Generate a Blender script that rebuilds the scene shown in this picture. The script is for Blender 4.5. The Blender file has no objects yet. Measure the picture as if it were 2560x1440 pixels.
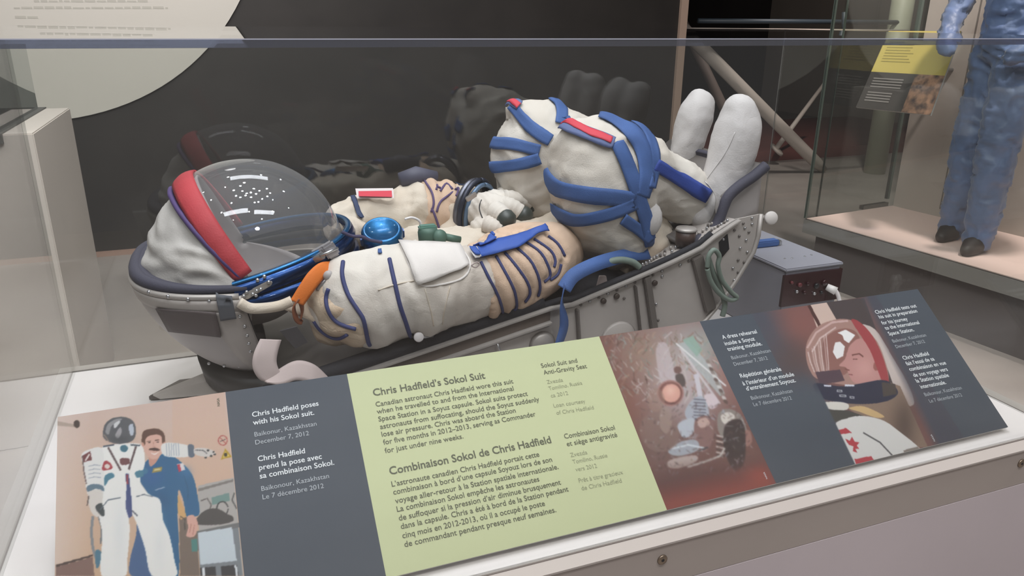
import bpy, bmesh, math, random
import numpy as np
from mathutils import Vector, Matrix, noise
from mathutils.bvhtree import BVHTree
random.seed(7)
SC = bpy.context.scene
COL = SC.collection
# ------------------------------------------------------------------ camera
F_PX, PITCH, HEAD, ROLL = 1900.0, math.radians(19.56), math.radians(21.1), 0.0096
CAM = Vector((0, 0, 1.55))
FWD = Vector((math.sin(HEAD)*math.cos(PITCH), math.cos(HEAD)*math.cos(PITCH), -math.sin(PITCH)))
_r0 = Vector((math.cos(HEAD), -math.sin(HEAD), 0)); _u0 = _r0.cross(FWD)
RGT = (_r0*math.cos(ROLL) + _u0*math.sin(ROLL)).normalized()
UPV = RGT.cross(FWD).normalized()
cd = bpy.data.cameras.new('camera'); cam = bpy.data.objects.new('camera', cd); COL.objects.link(cam)
cd.sensor_width = 36; cd.lens = F_PX/2560*36; cd.clip_start = .02; cd.clip_end = 100
cam.matrix_world = Matrix(((RGT.x, UPV.x, -FWD.x, CAM.x), (RGT.y, UPV.y, -FWD.y, CAM.y), (RGT.z, UPV.z, -FWD.z, CAM.z), (0, 0, 0, 1)))
SC.camera = cam
# ------------------------------------------------------------------ light
SC.view_settings.view_transform = 'Standard'; SC.view_settings.look = 'None'
SC.view_settings.gamma = 1; SC.view_settings.use_curve_mapping = False
SC.view_settings.exposure = -0.45
W = bpy.data.worlds.new('gallery'); SC.world = W; W.use_nodes = True
W.node_tree.nodes['Background'].inputs[0].default_value = (.92, .86, .86, 1)
W.node_tree.nodes['Background'].inputs[1].default_value = .24
def lamp(kind, loc, power, col=(1, .97, .95), size=.05, aim=None, cone=None):
    l = bpy.data.lights.new('ceiling_or_fill_lamp', kind); l.energy = power; l.color = col
    if kind == 'AREA': l.size = size
    else: l.shadow_soft_size = size
    if kind == 'SPOT': l.spot_size = math.radians(cone or 70); l.spot_blend = .6
    o = bpy.data.objects.new('ceiling_or_fill_lamp', l); COL.objects.link(o); o.location = loc
    if aim: o.rotation_euler = (Vector(aim)-Vector(loc)).to_track_quat('-Z', 'Y').to_euler()
    return o
LZ = 3.7
for i, (x, y, e) in enumerate([(-.3, 1.5, 10), (.3, 1.2, 10), (.9, 1.6, 10), (.1, 2.0, 6), (.6, .5, 10), (-.5, .6, 10), (1.3, .8, 10), (-1.4, 1.4, 10),
        (-1.2, .1, 10), (.2, -.3, 8), (1.5, -.2, 8), (-.4, 2.8, 6), (.7, 2.9, 6), (1.9, 1.9, 8), (-2.1, .6, 8), (-.7, -.9, 6), (.9, -1.1, 6), (2.5, .6, 8), (-1.6, 2.4, 8), (-2.6, -.8, 8), (1.7, 3.1, 6), (.1, 1.0, 8), (.15, 1.15, 8), (.3, .85, 8), (.5, 1.1, 5), (.62, 1.35, 5), (.42, 1.5, 5), (-.1, .9, 5), (.95, 1.0, 5), (-.25, 1.05, 5), (.0, 1.35, 5), (.75, .75, 5), (-.05, 1.75, 5), (1.05, 1.3, 5), (.45, .45, 5), (-.6, 1.9, 5)]):
    lamp('POINT', (x, y, LZ), e*2.7, size=.036)
lamp('SPOT', (.7, -2.2, 3.5), 120, (1, .96, .95), .15, (.7, .86, .6), 50)  # unseen fill added behind the camera to brighten the case front
for x, y, e in [(-.5, -.2, 42), (1.1, -.4, 42), (.3, 2.6, 34)]:
    a = lamp('AREA', (x, y, 3.75), e, (1, .97, .97), 1.0); a.data.shape = 'RECTANGLE'; a.data.size = 1.3; a.data.size_y = .4
lamp('SPOT', (-.3, 4.2, 3.8), 115, (1, .93, .88), .2, (-.2, 4.2, 0), 100)  # unseen fill added to lighten the floor behind the case
lamp('SPOT', (2.9, .6, 3.8), 130, (1, .93, .88), .2, (3.0, 2.2, 0), 90)  # added fill, lifts the floor at the right
lamp('SPOT', (-2.2, 1.6, 3.8), 150, (1, .97, .94), .2, (-1.4, 3.0, .8), 70)  # added fill that brightens the pale plinth
lamp('SPOT', (-1.2, 2.9, 3.6), 100, (1, .97, .95), .1, (-1.0, 5.6, 1.9), 60)
lamp('SPOT', (3.5, 2.2, 3.8), 520, (1, .89, .86), .1, (3.9, 2.9, .4), 70)
lamp('SPOT', (5.2, 4.8, 3.8), 420, (1, .9, .85), .1, (6.2, 6.0, .6), 70)

# ------------------------------------------------------------------ helpers
def lin(h):
    c = [int(h[i:i+2], 16)/255 for i in (0, 2, 4)]
    return tuple(x/12.92 if x <= .04045 else ((x+.055)/1.055)**2.4 for x in c) + (1,)
def px(u, v): return FWD*F_PX + RGT*(u-1280) - UPV*(v-720)
def at(u, v, Y):                       # point of the plane y = Y that stands at this place of the survey sheet
    d = px(u, v); return CAM + d*((Y-CAM.y)/d.y)
def atz(u, v, Z):
    d = px(u, v); return CAM + d*((Z-CAM.z)/d.z)
def atx(u, v, X):
    d = px(u, v); return CAM + d*((X-CAM.x)/d.x)
def mpp(p): return (Vector(p)-CAM).dot(FWD)/F_PX     # metres per sheet unit at p
def toward(p): return (CAM-Vector(p)).normalized()

MATS = {}
def mat(name, col, rough=.6, metal=0, spec=.5, bump=0, bscale=200, var=0, vscale=6, coat=0, wave=None, col2=None, sheen=0, emit=None, crease=0, cscale=16):
    if name in MATS: return MATS[name]
    m = bpy.data.materials.new(name); m.use_nodes = True; nt = m.node_tree; N = nt.nodes; L = nt.links
    b = N['Principled BSDF']; c = lin(col) if isinstance(col, str) else col
    b.inputs['Base Color'].default_value = c; b.inputs['Roughness'].default_value = rough; b.inputs['Metallic'].default_value = metal
    b.inputs['Specular IOR Level'].default_value = spec; b.inputs['Coat Weight'].default_value = coat
    b.inputs['Sheen Weight'].default_value = sheen
    tc = N.new('ShaderNodeTexCoord')
    if var or col2:
        n = N.new('ShaderNodeTexNoise'); n.inputs['Scale'].default_value = vscale; n.inputs['Detail'].default_value = 5
        L.new(tc.outputs['Object'], n.inputs['Vector'])
        r = N.new('ShaderNodeValToRGB'); r.color_ramp.elements[0].position = .35; r.color_ramp.elements[1].position = .65
        d = lin(col2) if col2 else tuple(x*(1-var) for x in c[:3])+(1,)
        r.color_ramp.elements[0].color = d; r.color_ramp.elements[1].color = c if col2 else tuple(min(1, x*(1+var*.5)) for x in c[:3])+(1,)
        L.new(n.outputs['Fac'], r.inputs['Fac']); L.new(r.outputs['Color'], b.inputs['Base Color'])
    if bump:
        n2 = N.new('ShaderNodeTexNoise'); n2.inputs['Scale'].default_value = bscale; n2.inputs['Detail'].default_value = 3
        L.new(tc.outputs['Object'], n2.inputs['Vector'])
        bp = N.new('ShaderNodeBump'); bp.inputs['Strength'].default_value = bump; bp.inputs['Distance'].default_value = .002
        L.new(n2.outputs['Fac'], bp.inputs['Height']); L.new(bp.outputs['Normal'], b.inputs['Normal'])
        if crease:
            n3 = N.new('ShaderNodeTexNoise'); n3.inputs['Scale'].default_value = cscale; n3.inputs['Detail'].default_value = 2; n3.inputs['Distortion'].default_value = 1.2
            L.new(tc.outputs['Object'], n3.inputs['Vector']); s1 = N.new('ShaderNodeMath'); s1.operation = 'SUBTRACT'; s1.inputs[1].default_value = .5; L.new(n3.outputs['Fac'], s1.inputs[0])
            s2 = N.new('ShaderNodeMath'); s2.operation = 'ABSOLUTE'; L.new(s1.outputs[0], s2.inputs[0]); s3 = N.new('ShaderNodeMath'); s3.operation = 'POWER'; s3.inputs[1].default_value = .6; L.new(s2.outputs[0], s3.inputs[0])
            b2 = N.new('ShaderNodeBump'); b2.inputs['Strength'].default_value = crease; b2.inputs['Distance'].default_value = .012
            L.new(s3.outputs[0], b2.inputs['Height']); L.new(b2.outputs['Normal'], bp.inputs['Normal'])
    if emit: b.inputs['Emission Color'].default_value = lin(emit[0]); b.inputs['Emission Strength'].default_value = emit[1]
    MATS[name] = m; return m
def glass(name, tint=(1, 1, 1), f0=.04, haze=0, gain=1.0):
    m = bpy.data.materials.new(name); m.use_nodes = True; nt = m.node_tree; N = nt.nodes; L = nt.links
    for n in list(N): N.remove(n)
    out = N.new('ShaderNodeOutputMaterial'); g = N.new('ShaderNodeNewGeometry')
    dp = N.new('ShaderNodeVectorMath'); dp.operation = 'DOT_PRODUCT'; L.new(g.outputs['Incoming'], dp.inputs[0]); L.new(g.outputs['Normal'], dp.inputs[1])
    ab = N.new('ShaderNodeMath'); ab.operation = 'ABSOLUTE'; L.new(dp.outputs['Value'], ab.inputs[0])
    om = N.new('ShaderNodeMath'); om.operation = 'SUBTRACT'; om.inputs[0].default_value = 1; L.new(ab.outputs[0], om.inputs[1])
    pw = N.new('ShaderNodeMath'); pw.operation = 'POWER'; pw.inputs[1].default_value = 5; L.new(om.outputs[0], pw.inputs[0])
    ma = N.new('ShaderNodeMath'); ma.operation = 'MULTIPLY_ADD'; ma.inputs[1].default_value = (1-f0)*gain; ma.inputs[2].default_value = f0; L.new(pw.outputs[0], ma.inputs[0])
    t = N.new('ShaderNodeBsdfTransparent'); t.inputs[0].default_value = tuple(tint)+(1,)
    gl = N.new('ShaderNodeBsdfGlossy'); gl.inputs['Roughness'].default_value = 0.0; gl.inputs[0].default_value = (1, 1, 1, 1)
    mx = N.new('ShaderNodeMixShader'); L.new(ma.outputs[0], mx.inputs[0]); L.new(t.outputs[0], mx.inputs[1]); L.new(gl.outputs[0], mx.inputs[2])
    last = mx
    if haze:
        df = N.new('ShaderNodeBsdfDiffuse'); df.inputs[0].default_value = (.8, .8, .8, 1)
        m2 = N.new('ShaderNodeMixShader'); m2.inputs[0].default_value = haze; L.new(mx.outputs[0], m2.inputs[1]); L.new(df.outputs[0], m2.inputs[2]); last = m2
    L.new(last.outputs[0], out.inputs['Surface']); MATS[name] = m; return m

GREY_FLOOR = mat('floor_concrete', '8d8580', .45, vscale=1.4, bump=.1, bscale=60, col2='a59d97')
M_WALLB = mat('dark_wall', '2b2826', .55, var=.25, vscale=2)
M_WHITE = mat('white_laminate', 'd8d3d1', .35)
M_DECKE = mat('pale_edge', 'aba49f', .45)
M_APRON = mat('apron_metal', 'a59c96', .5, var=.06, vscale=2)
M_KICK = mat('kick_grey', 'c2b9bd', .6, var=.05, vscale=2)
M_SUIT = mat('suit_canvas', 'cbc2b3', .85, bump=.35, bscale=420, col2='bfae9a', vscale=6, sheen=.1, crease=.13)
M_SUITW = mat('suit_white', 'cfc9bf', .8, bump=.3, bscale=420, col2='bcb1a5', vscale=5.5, sheen=.1, crease=.13, cscale=12)
M_HOOD = mat('hood_fabric', 'b9b5af', .7, bump=.25, bscale=300, var=.05, vscale=9, crease=.12, cscale=9)
M_TAN = mat('tan_knit', 'c6ab93', .9, bump=.5, bscale=500, var=.08, vscale=14)
M_LEG = mat('leg_canvas', 'c8c2b8', .85, bump=.35, bscale=420, col2='c2baae', vscale=6, crease=.13, cscale=11)
M_BOOT = mat('bootie_white', 'bdb9b6', .75, bump=.3, bscale=300, var=.03, crease=.12, cscale=10)
M_BLUE = mat('blue_webbing', '3e5c92', .75, bump=.4, bscale=600, var=.12, vscale=12)
M_NAVY = mat('navy_cord', '333a66', .7)
M_BRIGHT = mat('bright_blue_tape', '2b4f9e', .6, bump=.3, bscale=500, var=.1)
M_RED = mat('red_band', 'b03a40', .7, bump=.3, bscale=300, var=.1, vscale=10)
M_REDB = mat('red_tab', 'c23a48', .7)
M_ANOD = mat('blue_anodised', '0d3263', .3, metal=.8, coat=.3)
M_ANOD2 = mat('blue_anodised_light', '135a8a', .33, metal=.7, coat=.3)
M_STEEL = mat('steel', 'b9b9ba', .3, metal=.9)
M_ALU = mat('aluminium', 'a7a19b', .45, metal=.35, var=.1, vscale=5)
M_FRAME = mat('painted_frame', 'aaa39d', .5, var=.12, vscale=5, bump=.15, bscale=80)
M_FRAMED = mat('dark_frame', '655f5a', .5, var=.15, vscale=5)
M_SHELL = mat('shell_paint', 'a6a09d', .42, var=.06, vscale=4)
M_DPATCH = mat('dark_patch', '554c4b', .6, var=.1)
M_PAD = mat('dark_pad', '1d1d22', .8, bump=.3, bscale=200, var=.25, vscale=5)
M_PADB = mat('blue_grey_pad', '3d3c48', .75, bump=.3, bscale=300)
M_STRAP = mat('beige_strap', 'a89a96', .85, bump=.12, bscale=700)
M_ORANGE = mat('orange_webbing', 'c96a1e', .75, bump=.3, bscale=500)
M_BROWN = mat('brown_leather', '4b2f22', .7)
M_GREEN = mat('green_valve', '4a6558', .55, metal=.2)
M_GHOSE = mat('green_hose', '6d7a70', .6, bump=.3)
M_TIP = mat('rubber_tip', '3a3f3a', .4)
M_BOX = mat('box_grey', '8b8b93', .5, var=.03)
M_BOXD = mat('box_panel_red', '2e1216', .25)
M_BLACK = mat('black_plastic', '18181a', .4)
M_POLE = mat('pole_paint', 'b9aea6', .5)
M_SIGNW = mat('sign_white', 'c9c6be', .6)
M_TEXTD = mat('ink_dark', '4a4d38', .6)
M_TEXTG = mat('ink_grey', '84886a', .6)
M_TEXTW = mat('ink_white', 'c9cdd0', .6)
M_TEXTL = mat('ink_pale', '9aa0a6', .6)
M_PGREEN = mat('print_green', 'b0b58f', .6, spec=.25)
M_PDARK = mat('print_slate', tuple(.68*x for x in lin('4d545e')[:3])+(1,), .6, spec=.25)
M_BOARD = mat('board_edge', 'b9b9b6', .5)
G_PANE = glass('clear_acrylic', (.975, .985, .98), .035)
G_BACK = glass('clear_acrylic_back', (.93, .94, .93), .05)
G_EDGE = mat('acrylic_edge', '5d6780', .15, spec=.9, coat=.6)
G_VISOR = glass('visor_glass', (.86, .86, .87), .06, haze=.10)
G_FAR = glass('greenish_glass', (.93, .95, .94), .04)

def setp(o, label=None, cat=None, group=None, kind=None):
    if label: o['label'] = label
    if cat: o['category'] = cat
    if group: o['group'] = group
    if kind: o['kind'] = kind
    return o
def empty(name, loc, label, cat, group=None):
    o = bpy.data.objects.new(name, None); COL.objects.link(o); o.location = loc; o.empty_display_size = .05
    return setp(o, label, cat, group)
def link(name, me, m, parent=None, smooth=False):
    o = bpy.data.objects.new(name, me); COL.objects.link(o)
    if m is not None:
        me.materials.clear()
        for k in (m if isinstance(m, (list, tuple)) else [m]): me.materials.append(k)
    if smooth: me.polygons.foreach_set('use_smooth', [True]*len(me.polygons))
    if parent is not None:
        o.parent = parent; o.matrix_parent_inverse = Matrix.Translation(parent_loc(parent)).inverted()
    return o
def parent_loc(p): return p.location.copy() if p.type == 'EMPTY' else Vector((0, 0, 0))
class MB:
    def __init__(s): s.v = []; s.f = []
    def add(s, v, f):
        n = len(s.v); s.v += [tuple(x) for x in v]; s.f += [tuple(i+n for i in q) for q in f]; return s
    def box(s, lo, hi, M=None):
        x0, y0, z0 = lo; x1, y1, z1 = hi
        v = [Vector(p) for p in ((x0,y0,z0),(x1,y0,z0),(x1,y1,z0),(x0,y1,z0),(x0,y0,z1),(x1,y0,z1),(x1,y1,z1),(x0,y1,z1))]
        if M: v = [M @ p for p in v]
        return s.add(v, [(0,3,2,1),(4,5,6,7),(0,1,5,4),(1,2,6,5),(2,3,7,6),(3,0,4,7)])
    def prism(s, poly, d):            # poly: 3D points, d: offset vector
        n = len(poly); a = [Vector(p) for p in poly]; b = [p+Vector(d) for p in a]
        return s.add(a+b, [tuple(range(n))[::-1], tuple(range(n, 2*n))]+[(i, (i+1) % n, n+(i+1) % n, n+i) for i in range(n)])
    def tube(s, pts, r, n=10, flat=None, caps=True):
        pts = [Vector(p) for p in pts]; rs = r if isinstance(r, (list, tuple)) else [r]*len(pts)
        T = [(pts[min(i+1, len(pts)-1)]-pts[max(i-1, 0)]).normalized() for i in range(len(pts))]
        ref = Vector((0, 0, 1)) if abs(T[0].z) < .9 else Vector((0, 1, 0))
        nn = (ref-T[0]*ref.dot(T[0])).normalized(); V = []; 
        for i, p in enumerate(pts):
            nn = (nn-T[i]*nn.dot(T[i])).normalized(); bb = T[i].cross(nn)
            for k in range(n):
                a = 2*math.pi*k/n; V.append(p+nn*(math.cos(a)*rs[i])+bb*(math.sin(a)*rs[i]*(flat or 1)))
        Fc = [(i*n+k, i*n+(k+1) % n, (i+1)*n+(k+1) % n, (i+1)*n+k) for i in range(len(pts)-1) for k in range(n)]
        if caps: Fc += [tuple(range(n))[::-1], tuple(range((len(pts)-1)*n, len(pts)*n))]
        return s.add(V, Fc)
    def disc(s, c, axis, r, h, n=20, bev=0):
        c = Vector(c); ax = Vector(axis).normalized(); b = min(h*.3, r*.2)
        return s.tube([c, c+ax*1e-5, c+ax*(h-b), c+ax*h], [r*.98, r, r, r-b], n)
    def ball(s, c, r, n=12, sq=(1, 1, 1)):
        V = []; Fc = []; c = Vector(c); m = n//2
        for i in range(m+1):
            a = math.pi*i/m
            for k in range(n):
                t = 2*math.pi*k/n; V.append(c+Vector((r*sq[0]*math.sin(a)*math.cos(t), r*sq[1]*math.sin(a)*math.sin(t), r*sq[2]*math.cos(a))))
        for i in range(m):
            for k in range(n): Fc.append((i*n+k, (i+1)*n+k, (i+1)*n+(k+1) % n, i*n+(k+1) % n))
        return s.add(V, Fc)
    def me(s, name='m'):
        m = bpy.data.meshes.new(name); m.from_pydata(s.v, [], s.f); m.validate(); m.update(); return m
    def build(s, name, m, parent=None, smooth=False, bevel=0, fixn=True):
        me = s.me(name)
        if fixn or bevel:
            bm = bmesh.new(); bm.from_mesh(me)
            bmesh.ops.remove_doubles(bm, verts=bm.verts, dist=1e-6)
            bmesh.ops.recalc_face_normals(bm, faces=bm.faces); 
            if bevel:
                bmesh.ops.bevel(bm, geom=[e for e in bm.edges if len(e.link_faces) == 2 and e.calc_face_angle(0) > .5], offset=bevel, segments=2, affect='EDGES', clamp_overlap=True)
            bm.to_mesh(me); bm.free()
        return link(name, me, m, parent, smooth)
def catmull(P, n):                     # P list of tuples (any length), n samples per span
    P = [np.array(p, float) for p in P]; out = []
    for i in range(len(P)-1):
        p0 = P[max(i-1, 0)]; p1 = P[i]; p2 = P[i+1]; p3 = P[min(i+2, len(P)-1)]
        for k in range(n):
            t = k/n; out.append(.5*((2*p1)+(-p0+p2)*t+(2*p0-5*p1+4*p2-p3)*t*t+(-p0+3*p1-3*p2+p3)*t**3))
    out.append(P[-1]); return out
def path(pts, n=6): return [Vector(p[:3]) for p in catmull([tuple(q) for q in pts], n)]
def fold(p, sc=8, amp=.006, seed=0, an=(1, 1, 1)):
    q = Vector((p[0]*an[0], p[1]*an[1], p[2]*an[2]))*sc + Vector((seed*7.3, seed*3.1, seed*1.7))
    h = q*.6; w = Vector((noise.noise(h+Vector((11.3, 0, 0))), noise.noise(h+Vector((0, 23.7, 0))), noise.noise(h+Vector((0, 0, 37.1)))))*.7
    r = 1-abs(noise.noise(q+w)*2.2); r2 = 1-abs(noise.noise((q+w)*2.3)*2.2)
    return amp*(r*.9+r2*.4-.75)
def remesh(parts, voxel=.007, smooth=6, wr=None, name='m'):
    """fuse overlapping lumps into one skin, relax it, then press folds into it"""
    mb = MB()
    for p in parts: mb.add(p.v, p.f)
    o = bpy.data.objects.new('tmp', mb.me()); COL.objects.link(o)
    md = o.modifiers.new('r', 'REMESH'); md.mode = 'VOXEL'; md.voxel_size = voxel
    ms = o.modifiers.new('s', 'SMOOTH'); ms.factor = .6; ms.iterations = smooth
    dg = bpy.context.evaluated_depsgraph_get(); dg.update()
    me = bpy.data.meshes.new_from_object(o.evaluated_get(dg)); bpy.data.objects.remove(o)
    if wr:
        for v in me.vertices:
            co = v.co.copy(); d = wr(co, v.normal)
            v.co = co + v.normal*d
    me.update(); return me
def bvh_of(*mes):
    V = []; Fc = []
    for me in mes:
        n = len(V); V += [v.co.copy() for v in me.vertices]; Fc += [tuple(i+n for i in p.vertices) for p in me.polygons]
    return BVHTree.FromPolygons(V, Fc)
def hit(bv, u, v, Y=1.5):
    d = px(u, v).normalized(); h = bv.ray_cast(CAM, d)
    if h[0] is None:
        q = at(u, v, Y); h = bv.find_nearest(q)
    return h[0], h[1]
def cord(bv, pts, r, name, m, parent, Y=1.45, n=5, lift=.3, fl=None):
    P = []
    for p in catmull(pts, n):
        h, nr = hit(bv, p[0], p[1], Y); P.append(h+nr*r*lift)
    P = [P[0]]+[P[i] for i in range(1, len(P)) if (P[i]-P[i-1]).length < .05]
    for _ in range(2): P = [P[0]]+[(P[i-1]+P[i]*2+P[i+1])/4 for i in range(1, len(P)-1)]+[P[-1]]
    return MB().tube(P, r, 8).build(name, m, parent, True)
def ribbon(bv, pts, wpx, name, m, parent, Y=1.45, n=6, lift=.0042, thick=.0025, across=4):
    """a flat tape laid along a line on a surface"""
    C = catmull(pts, n); rows = []
    ts = [bv.ray_cast(CAM, px(c[0], c[1]).normalized())[3] for c in C]; ok = [i for i, t in enumerate(ts) if t]
    ts = [t if t else (ts[min(ok, key=lambda j: abs(j-i))] if ok else 1.8) for i, t in enumerate(ts)]
    for i, c in enumerate(C):
        a = C[max(i-1, 0)]; b = C[min(i+1, len(C)-1)]; t = (b-a)[:2]; t = t/(np.linalg.norm(t)+1e-9); nn = np.array((-t[1], t[0]))
        w = (c[2] if len(c) > 2 else wpx)/2; row = []
        for k in range(across+1):
            q = c[:2]+nn*w*(2*k/across-1); d = px(q[0], q[1]).normalized(); h, nr, _, tt = bv.ray_cast(CAM, d)
            if h is None or abs(tt-ts[i]) > .05: h, nr, _, _ = bv.find_nearest(CAM+d*(ts[i]+.004))
            row.append((h+nr*lift, nr))
        rows.append(row)
    V = [p for r in rows for p, _ in r]
    W2 = across+1; R = len(rows)
    for _ in range(3):                  # relax the tape so it bridges the folds
        N2 = list(V)
        for i in range(1, R-1):
            for k in range(W2): N2[i*W2+k] = (V[(i-1)*W2+k]+V[i*W2+k]*2+V[(i+1)*W2+k])/4
        V = N2
    NR = [n_ for r in rows for _, n_ in r]
    V2 = [p+n_*thick for p, n_ in zip(V, NR)]
    Fc = []
    for i in range(R-1):
        for k in range(across):
            a = i*W2+k; q = (a, a+1, a+1+W2, a+W2); Fc.append(q); Fc.append(tuple(x+len(V) for x in q[::-1]))
    nV = len(V)
    for i in range(R-1):
        for k in (0, across):
            a = i*W2+k; Fc.append((a, a+W2, a+W2+nV, a+nV))
    for i in (0, R-1):
        for k in range(across):
            a = i*W2+k; Fc.append((a, a+1, a+1+nV, a+nV))
    return MB().add(V+V2, Fc).build(name, m, parent, True)
def strap(pts, w, name, m, parent, thick=.002, n=6, side=None):
    """free hanging tape: pts (x,y,z), side = direction of its width (or list)"""
    C = path(pts, n); sd = side or (0, 1, 0)
    S = [Vector(sd)]*len(C) if not isinstance(sd, list) else path(sd, n)
    V = []; Fc = []
    for i, p in enumerate(C):
        t = (C[min(i+1, len(C)-1)]-C[max(i-1, 0)]).normalized(); s = (S[i]-t*S[i].dot(t)).normalized(); nn = t.cross(s)
        ww = w[min(int(i/n), len(w)-1)] if isinstance(w, (list, tuple)) else w
        V += [p-s*ww/2-nn*thick/2, p+s*ww/2-nn*thick/2, p+s*ww/2+nn*thick/2, p-s*ww/2+nn*thick/2]
    for i in range(len(C)-1):
        for k in range(4): Fc.append((i*4+k, i*4+(k+1) % 4, i*4+4+(k+1) % 4, i*4+4+k))
    Fc += [(0, 1, 2, 3), tuple(len(V)-4+k for k in (3, 2, 1, 0))]
    return MB().add(V, Fc).build(name, m, parent, True)
# ================================================================== room
def struct(name, mb, m, **k): return setp(mb.build(name, m, None, **k), kind='structure')
struct('floor', MB().box((-5, -2.5, -.05), (13, 12.5, 0)), GREY_FLOOR)
struct('wall_back', MB().box((-5, 5.6, 0), (3.58, 5.75, 4.2)), M_WALLB)
struct('baseboard_back', MB().box((-5, 5.585, 0), (3.58, 5.6, .035)), mat('skirting', 'a4877a', .5))
struct('wall_far', MB().box((-5, 12, 0), (13, 12.15, 4.2)), mat('far_wall', '2a2625', .8, var=.3, vscale=.8))
struct('wall_right', MB().box((9.6, -2.5, 0), (9.75, 12, 4.2)), mat('beige_wall', '8f857c', .8))
struct('ceiling', MB().box((-5, -2.5, 4.2), (13, 12.5, 4.3)), mat('black_ceiling', '242426', .9))
struct('trim_1', MB().box((3.58, 5.57, 0), (3.645, 5.63, 4.2)), mat('post_trim', 'b39c8c', .5))
# stage behind the case
st = MB(); st.box((3.7, 7.2, 0), (9.5, 9.6, .12))
setp(st.build('low_platform', mat('stage_red', '6e3d38', .6, var=.15, vscale=1)), 'low dark red platform on the floor behind the white tube frame', 'platform')
fr = empty('tube_frame', (5.2, 7.5, 0), 'frame of long pale tubes leaning down to the floor behind the case', 'frame')
a0 = at(1755, 120, 6.4); a1 = atz(2058, 424, .03)
MB().tube([a0+(a0-a1)*.35, a1+(a0-a1)*.06, a1], [.062, .062, .04], 16).build('strut', M_POLE, fr, True)
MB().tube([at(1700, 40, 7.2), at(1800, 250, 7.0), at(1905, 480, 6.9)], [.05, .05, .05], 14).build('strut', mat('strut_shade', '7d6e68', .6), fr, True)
p0 = at(2060, 210, 7.4); p1 = at(1940, 372, 7.0)
MB().tube([p0, p1], [.022, .03], 10).build('strut', M_POLE, fr, True)
MB().disc(p1-Vector((.0, 0, .02)), (.3, -.3, .5), .09, .03).build('foot_pad', M_POLE, fr, True)
rl = empty('barrier_rail', (6, 7.0, 0), 'pale horizontal rail at head height behind the glass with a dark rail over it', 'rail')
MB().tube([at(1702, 73, 5.9), at(2270, 78, 5.9)], .014, 10).build('rail', M_POLE, rl, True)
MB().tube([at(1745, 52, 6.2), at(2270, 56, 6.2)], .022, 10).build('upper_rail', mat('rail_dark', '39434c', .5), rl, True)
MB().tube([at(2110, 30, 6.0), at(2108, 110, 6.0)], .02, 10).build('bracket', mat('rail_dark', '39434c', .5), rl, True)

# circular wall sign with blurred lettering
sg = empty('wall_sign', (-1.05, 5.58, 2.40), 'huge round off-white sign with faint text on the dark wall', 'sign')
ring = [Vector((-1.05+1.49*math.cos(2*math.pi*i/120), 5.6, 2.40+1.49*math.sin(2*math.pi*i/120))) for i in range(120)]
MB().prism(ring, (0, -.02, 0)).build('disc', M_SIGNW, sg)
random.seed(3); fm = MB()
for (u0, v0, u1) in [(85, 5, 370), (35, 22, 420), (38, 46, 95), (45, 70, 215), (50, 88, 300), (85, 100, 425)]:
    u = u0
    while u < u1:
        w = random.uniform(8, 30); p = at(u, v0, 5.578); q = at(min(u+w, u1), v0, 5.578)
        fm.box((p.x, 5.5785, p.z), (q.x, 5.5805, p.z+random.uniform(.009, .015))); u += w+4
setp(fm.build('lettering', mat('faint_ink', 'b6b4ab', .7), sg), kind='stuff')

# pale plinth with a glazed top at the left
pl = empty('side_plinth', (-1.1, 3.2, 0), 'tall pale plinth with a glazed cover at the left edge', 'plinth')
e0 = at(83, 333, 3.0)
MB().box((-2.3, 3.0, 0), (e0.x, 3.8, e0.z)).build('body', mat('plinth_paint', 'cdc5bf', .6, var=.04, vscale=2), pl, bevel=.004)
MB().box((-2.3, 2.985, e0.z-.03), (e0.x-.09, 3.81, e0.z+.005)).build('dark_rim', mat('rim_dark', '4b4c4b', .5), pl)  # dark rim band under the glazed cover
MB().box((-2.3, 3.0, e0.z+.005), (e0.x-.11, 3.75, e0.z+.32)).build('cover', glass('plinth_glass', (.7, .74, .74), .25), pl)

# ================================================================== display case
XL, XR, YF, YB, ZD, ZT = -.385, 1.575, .893, 1.895, .75, 1.5265
dc = empty('display_case', ((XL+XR)/2, (YF+YB)/2, 0), 'large clear acrylic display case on a grey base with a white deck', 'display case')
MB().box((XL-.03, .863, ZD-.004), (XR+.03, YB+.03, ZD-.0005)).build('deck_edge', M_DECKE, dc)
MB().box((XL+.003, YF+.004, ZD-.01), (XR-.003, YB-.004, ZD)).build('deck', M_WHITE, dc)
MB().box((XL-.028, .866, ZD-.085), (XR+.028, YB+.028, ZD-.0052)).build('apron', M_APRON, dc)
MB().box((XL-.028, .8655, .0), (XR+.028, YB+.027, ZD-.0865)).build('base_cabinet', M_KICK, dc)
gp = MB()
for lo, hi in [((XL, YF-.0015, ZD-.0002), (XR, YF+.0015, ZD+.0006)), ((XL, YB-.003, ZD-.0002), (XR, YB, ZD+.0006)), ((XL, YF, ZD-.0002), (XL+.002, YB, ZD+.0006)), ((XR-.002, YF, ZD-.0002), (XR, YB, ZD+.0006))]: gp.box(lo, hi)
gp.build('glazing_groove', mat('groove', '6d6560', .7), dc)
def pane(nm, lo, hi, m): return MB().box(lo, hi).build(nm, m, dc)
def sheet(nm, pts, m):
    me = bpy.data.meshes.new(nm); me.from_pydata([tuple(p) for p in pts], [], [(0, 1, 2, 3)]); return link(nm, me, m, dc)
TH = .008
pane('glass_pane', (XL, YF, ZD), (XR, YF+TH, ZT-.009), G_PANE)['label'] = 'front glass pane'
pane('glass_pane', (XL, YB-TH, ZD), (XR, YB, ZT-.009), G_BACK)['label'] = 'back glass pane'
pane('glass_pane', (XL, YF+TH+.001, ZD), (XL+TH, YB-TH-.001, ZT-.009), G_PANE)['label'] = 'left glass pane'
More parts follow.
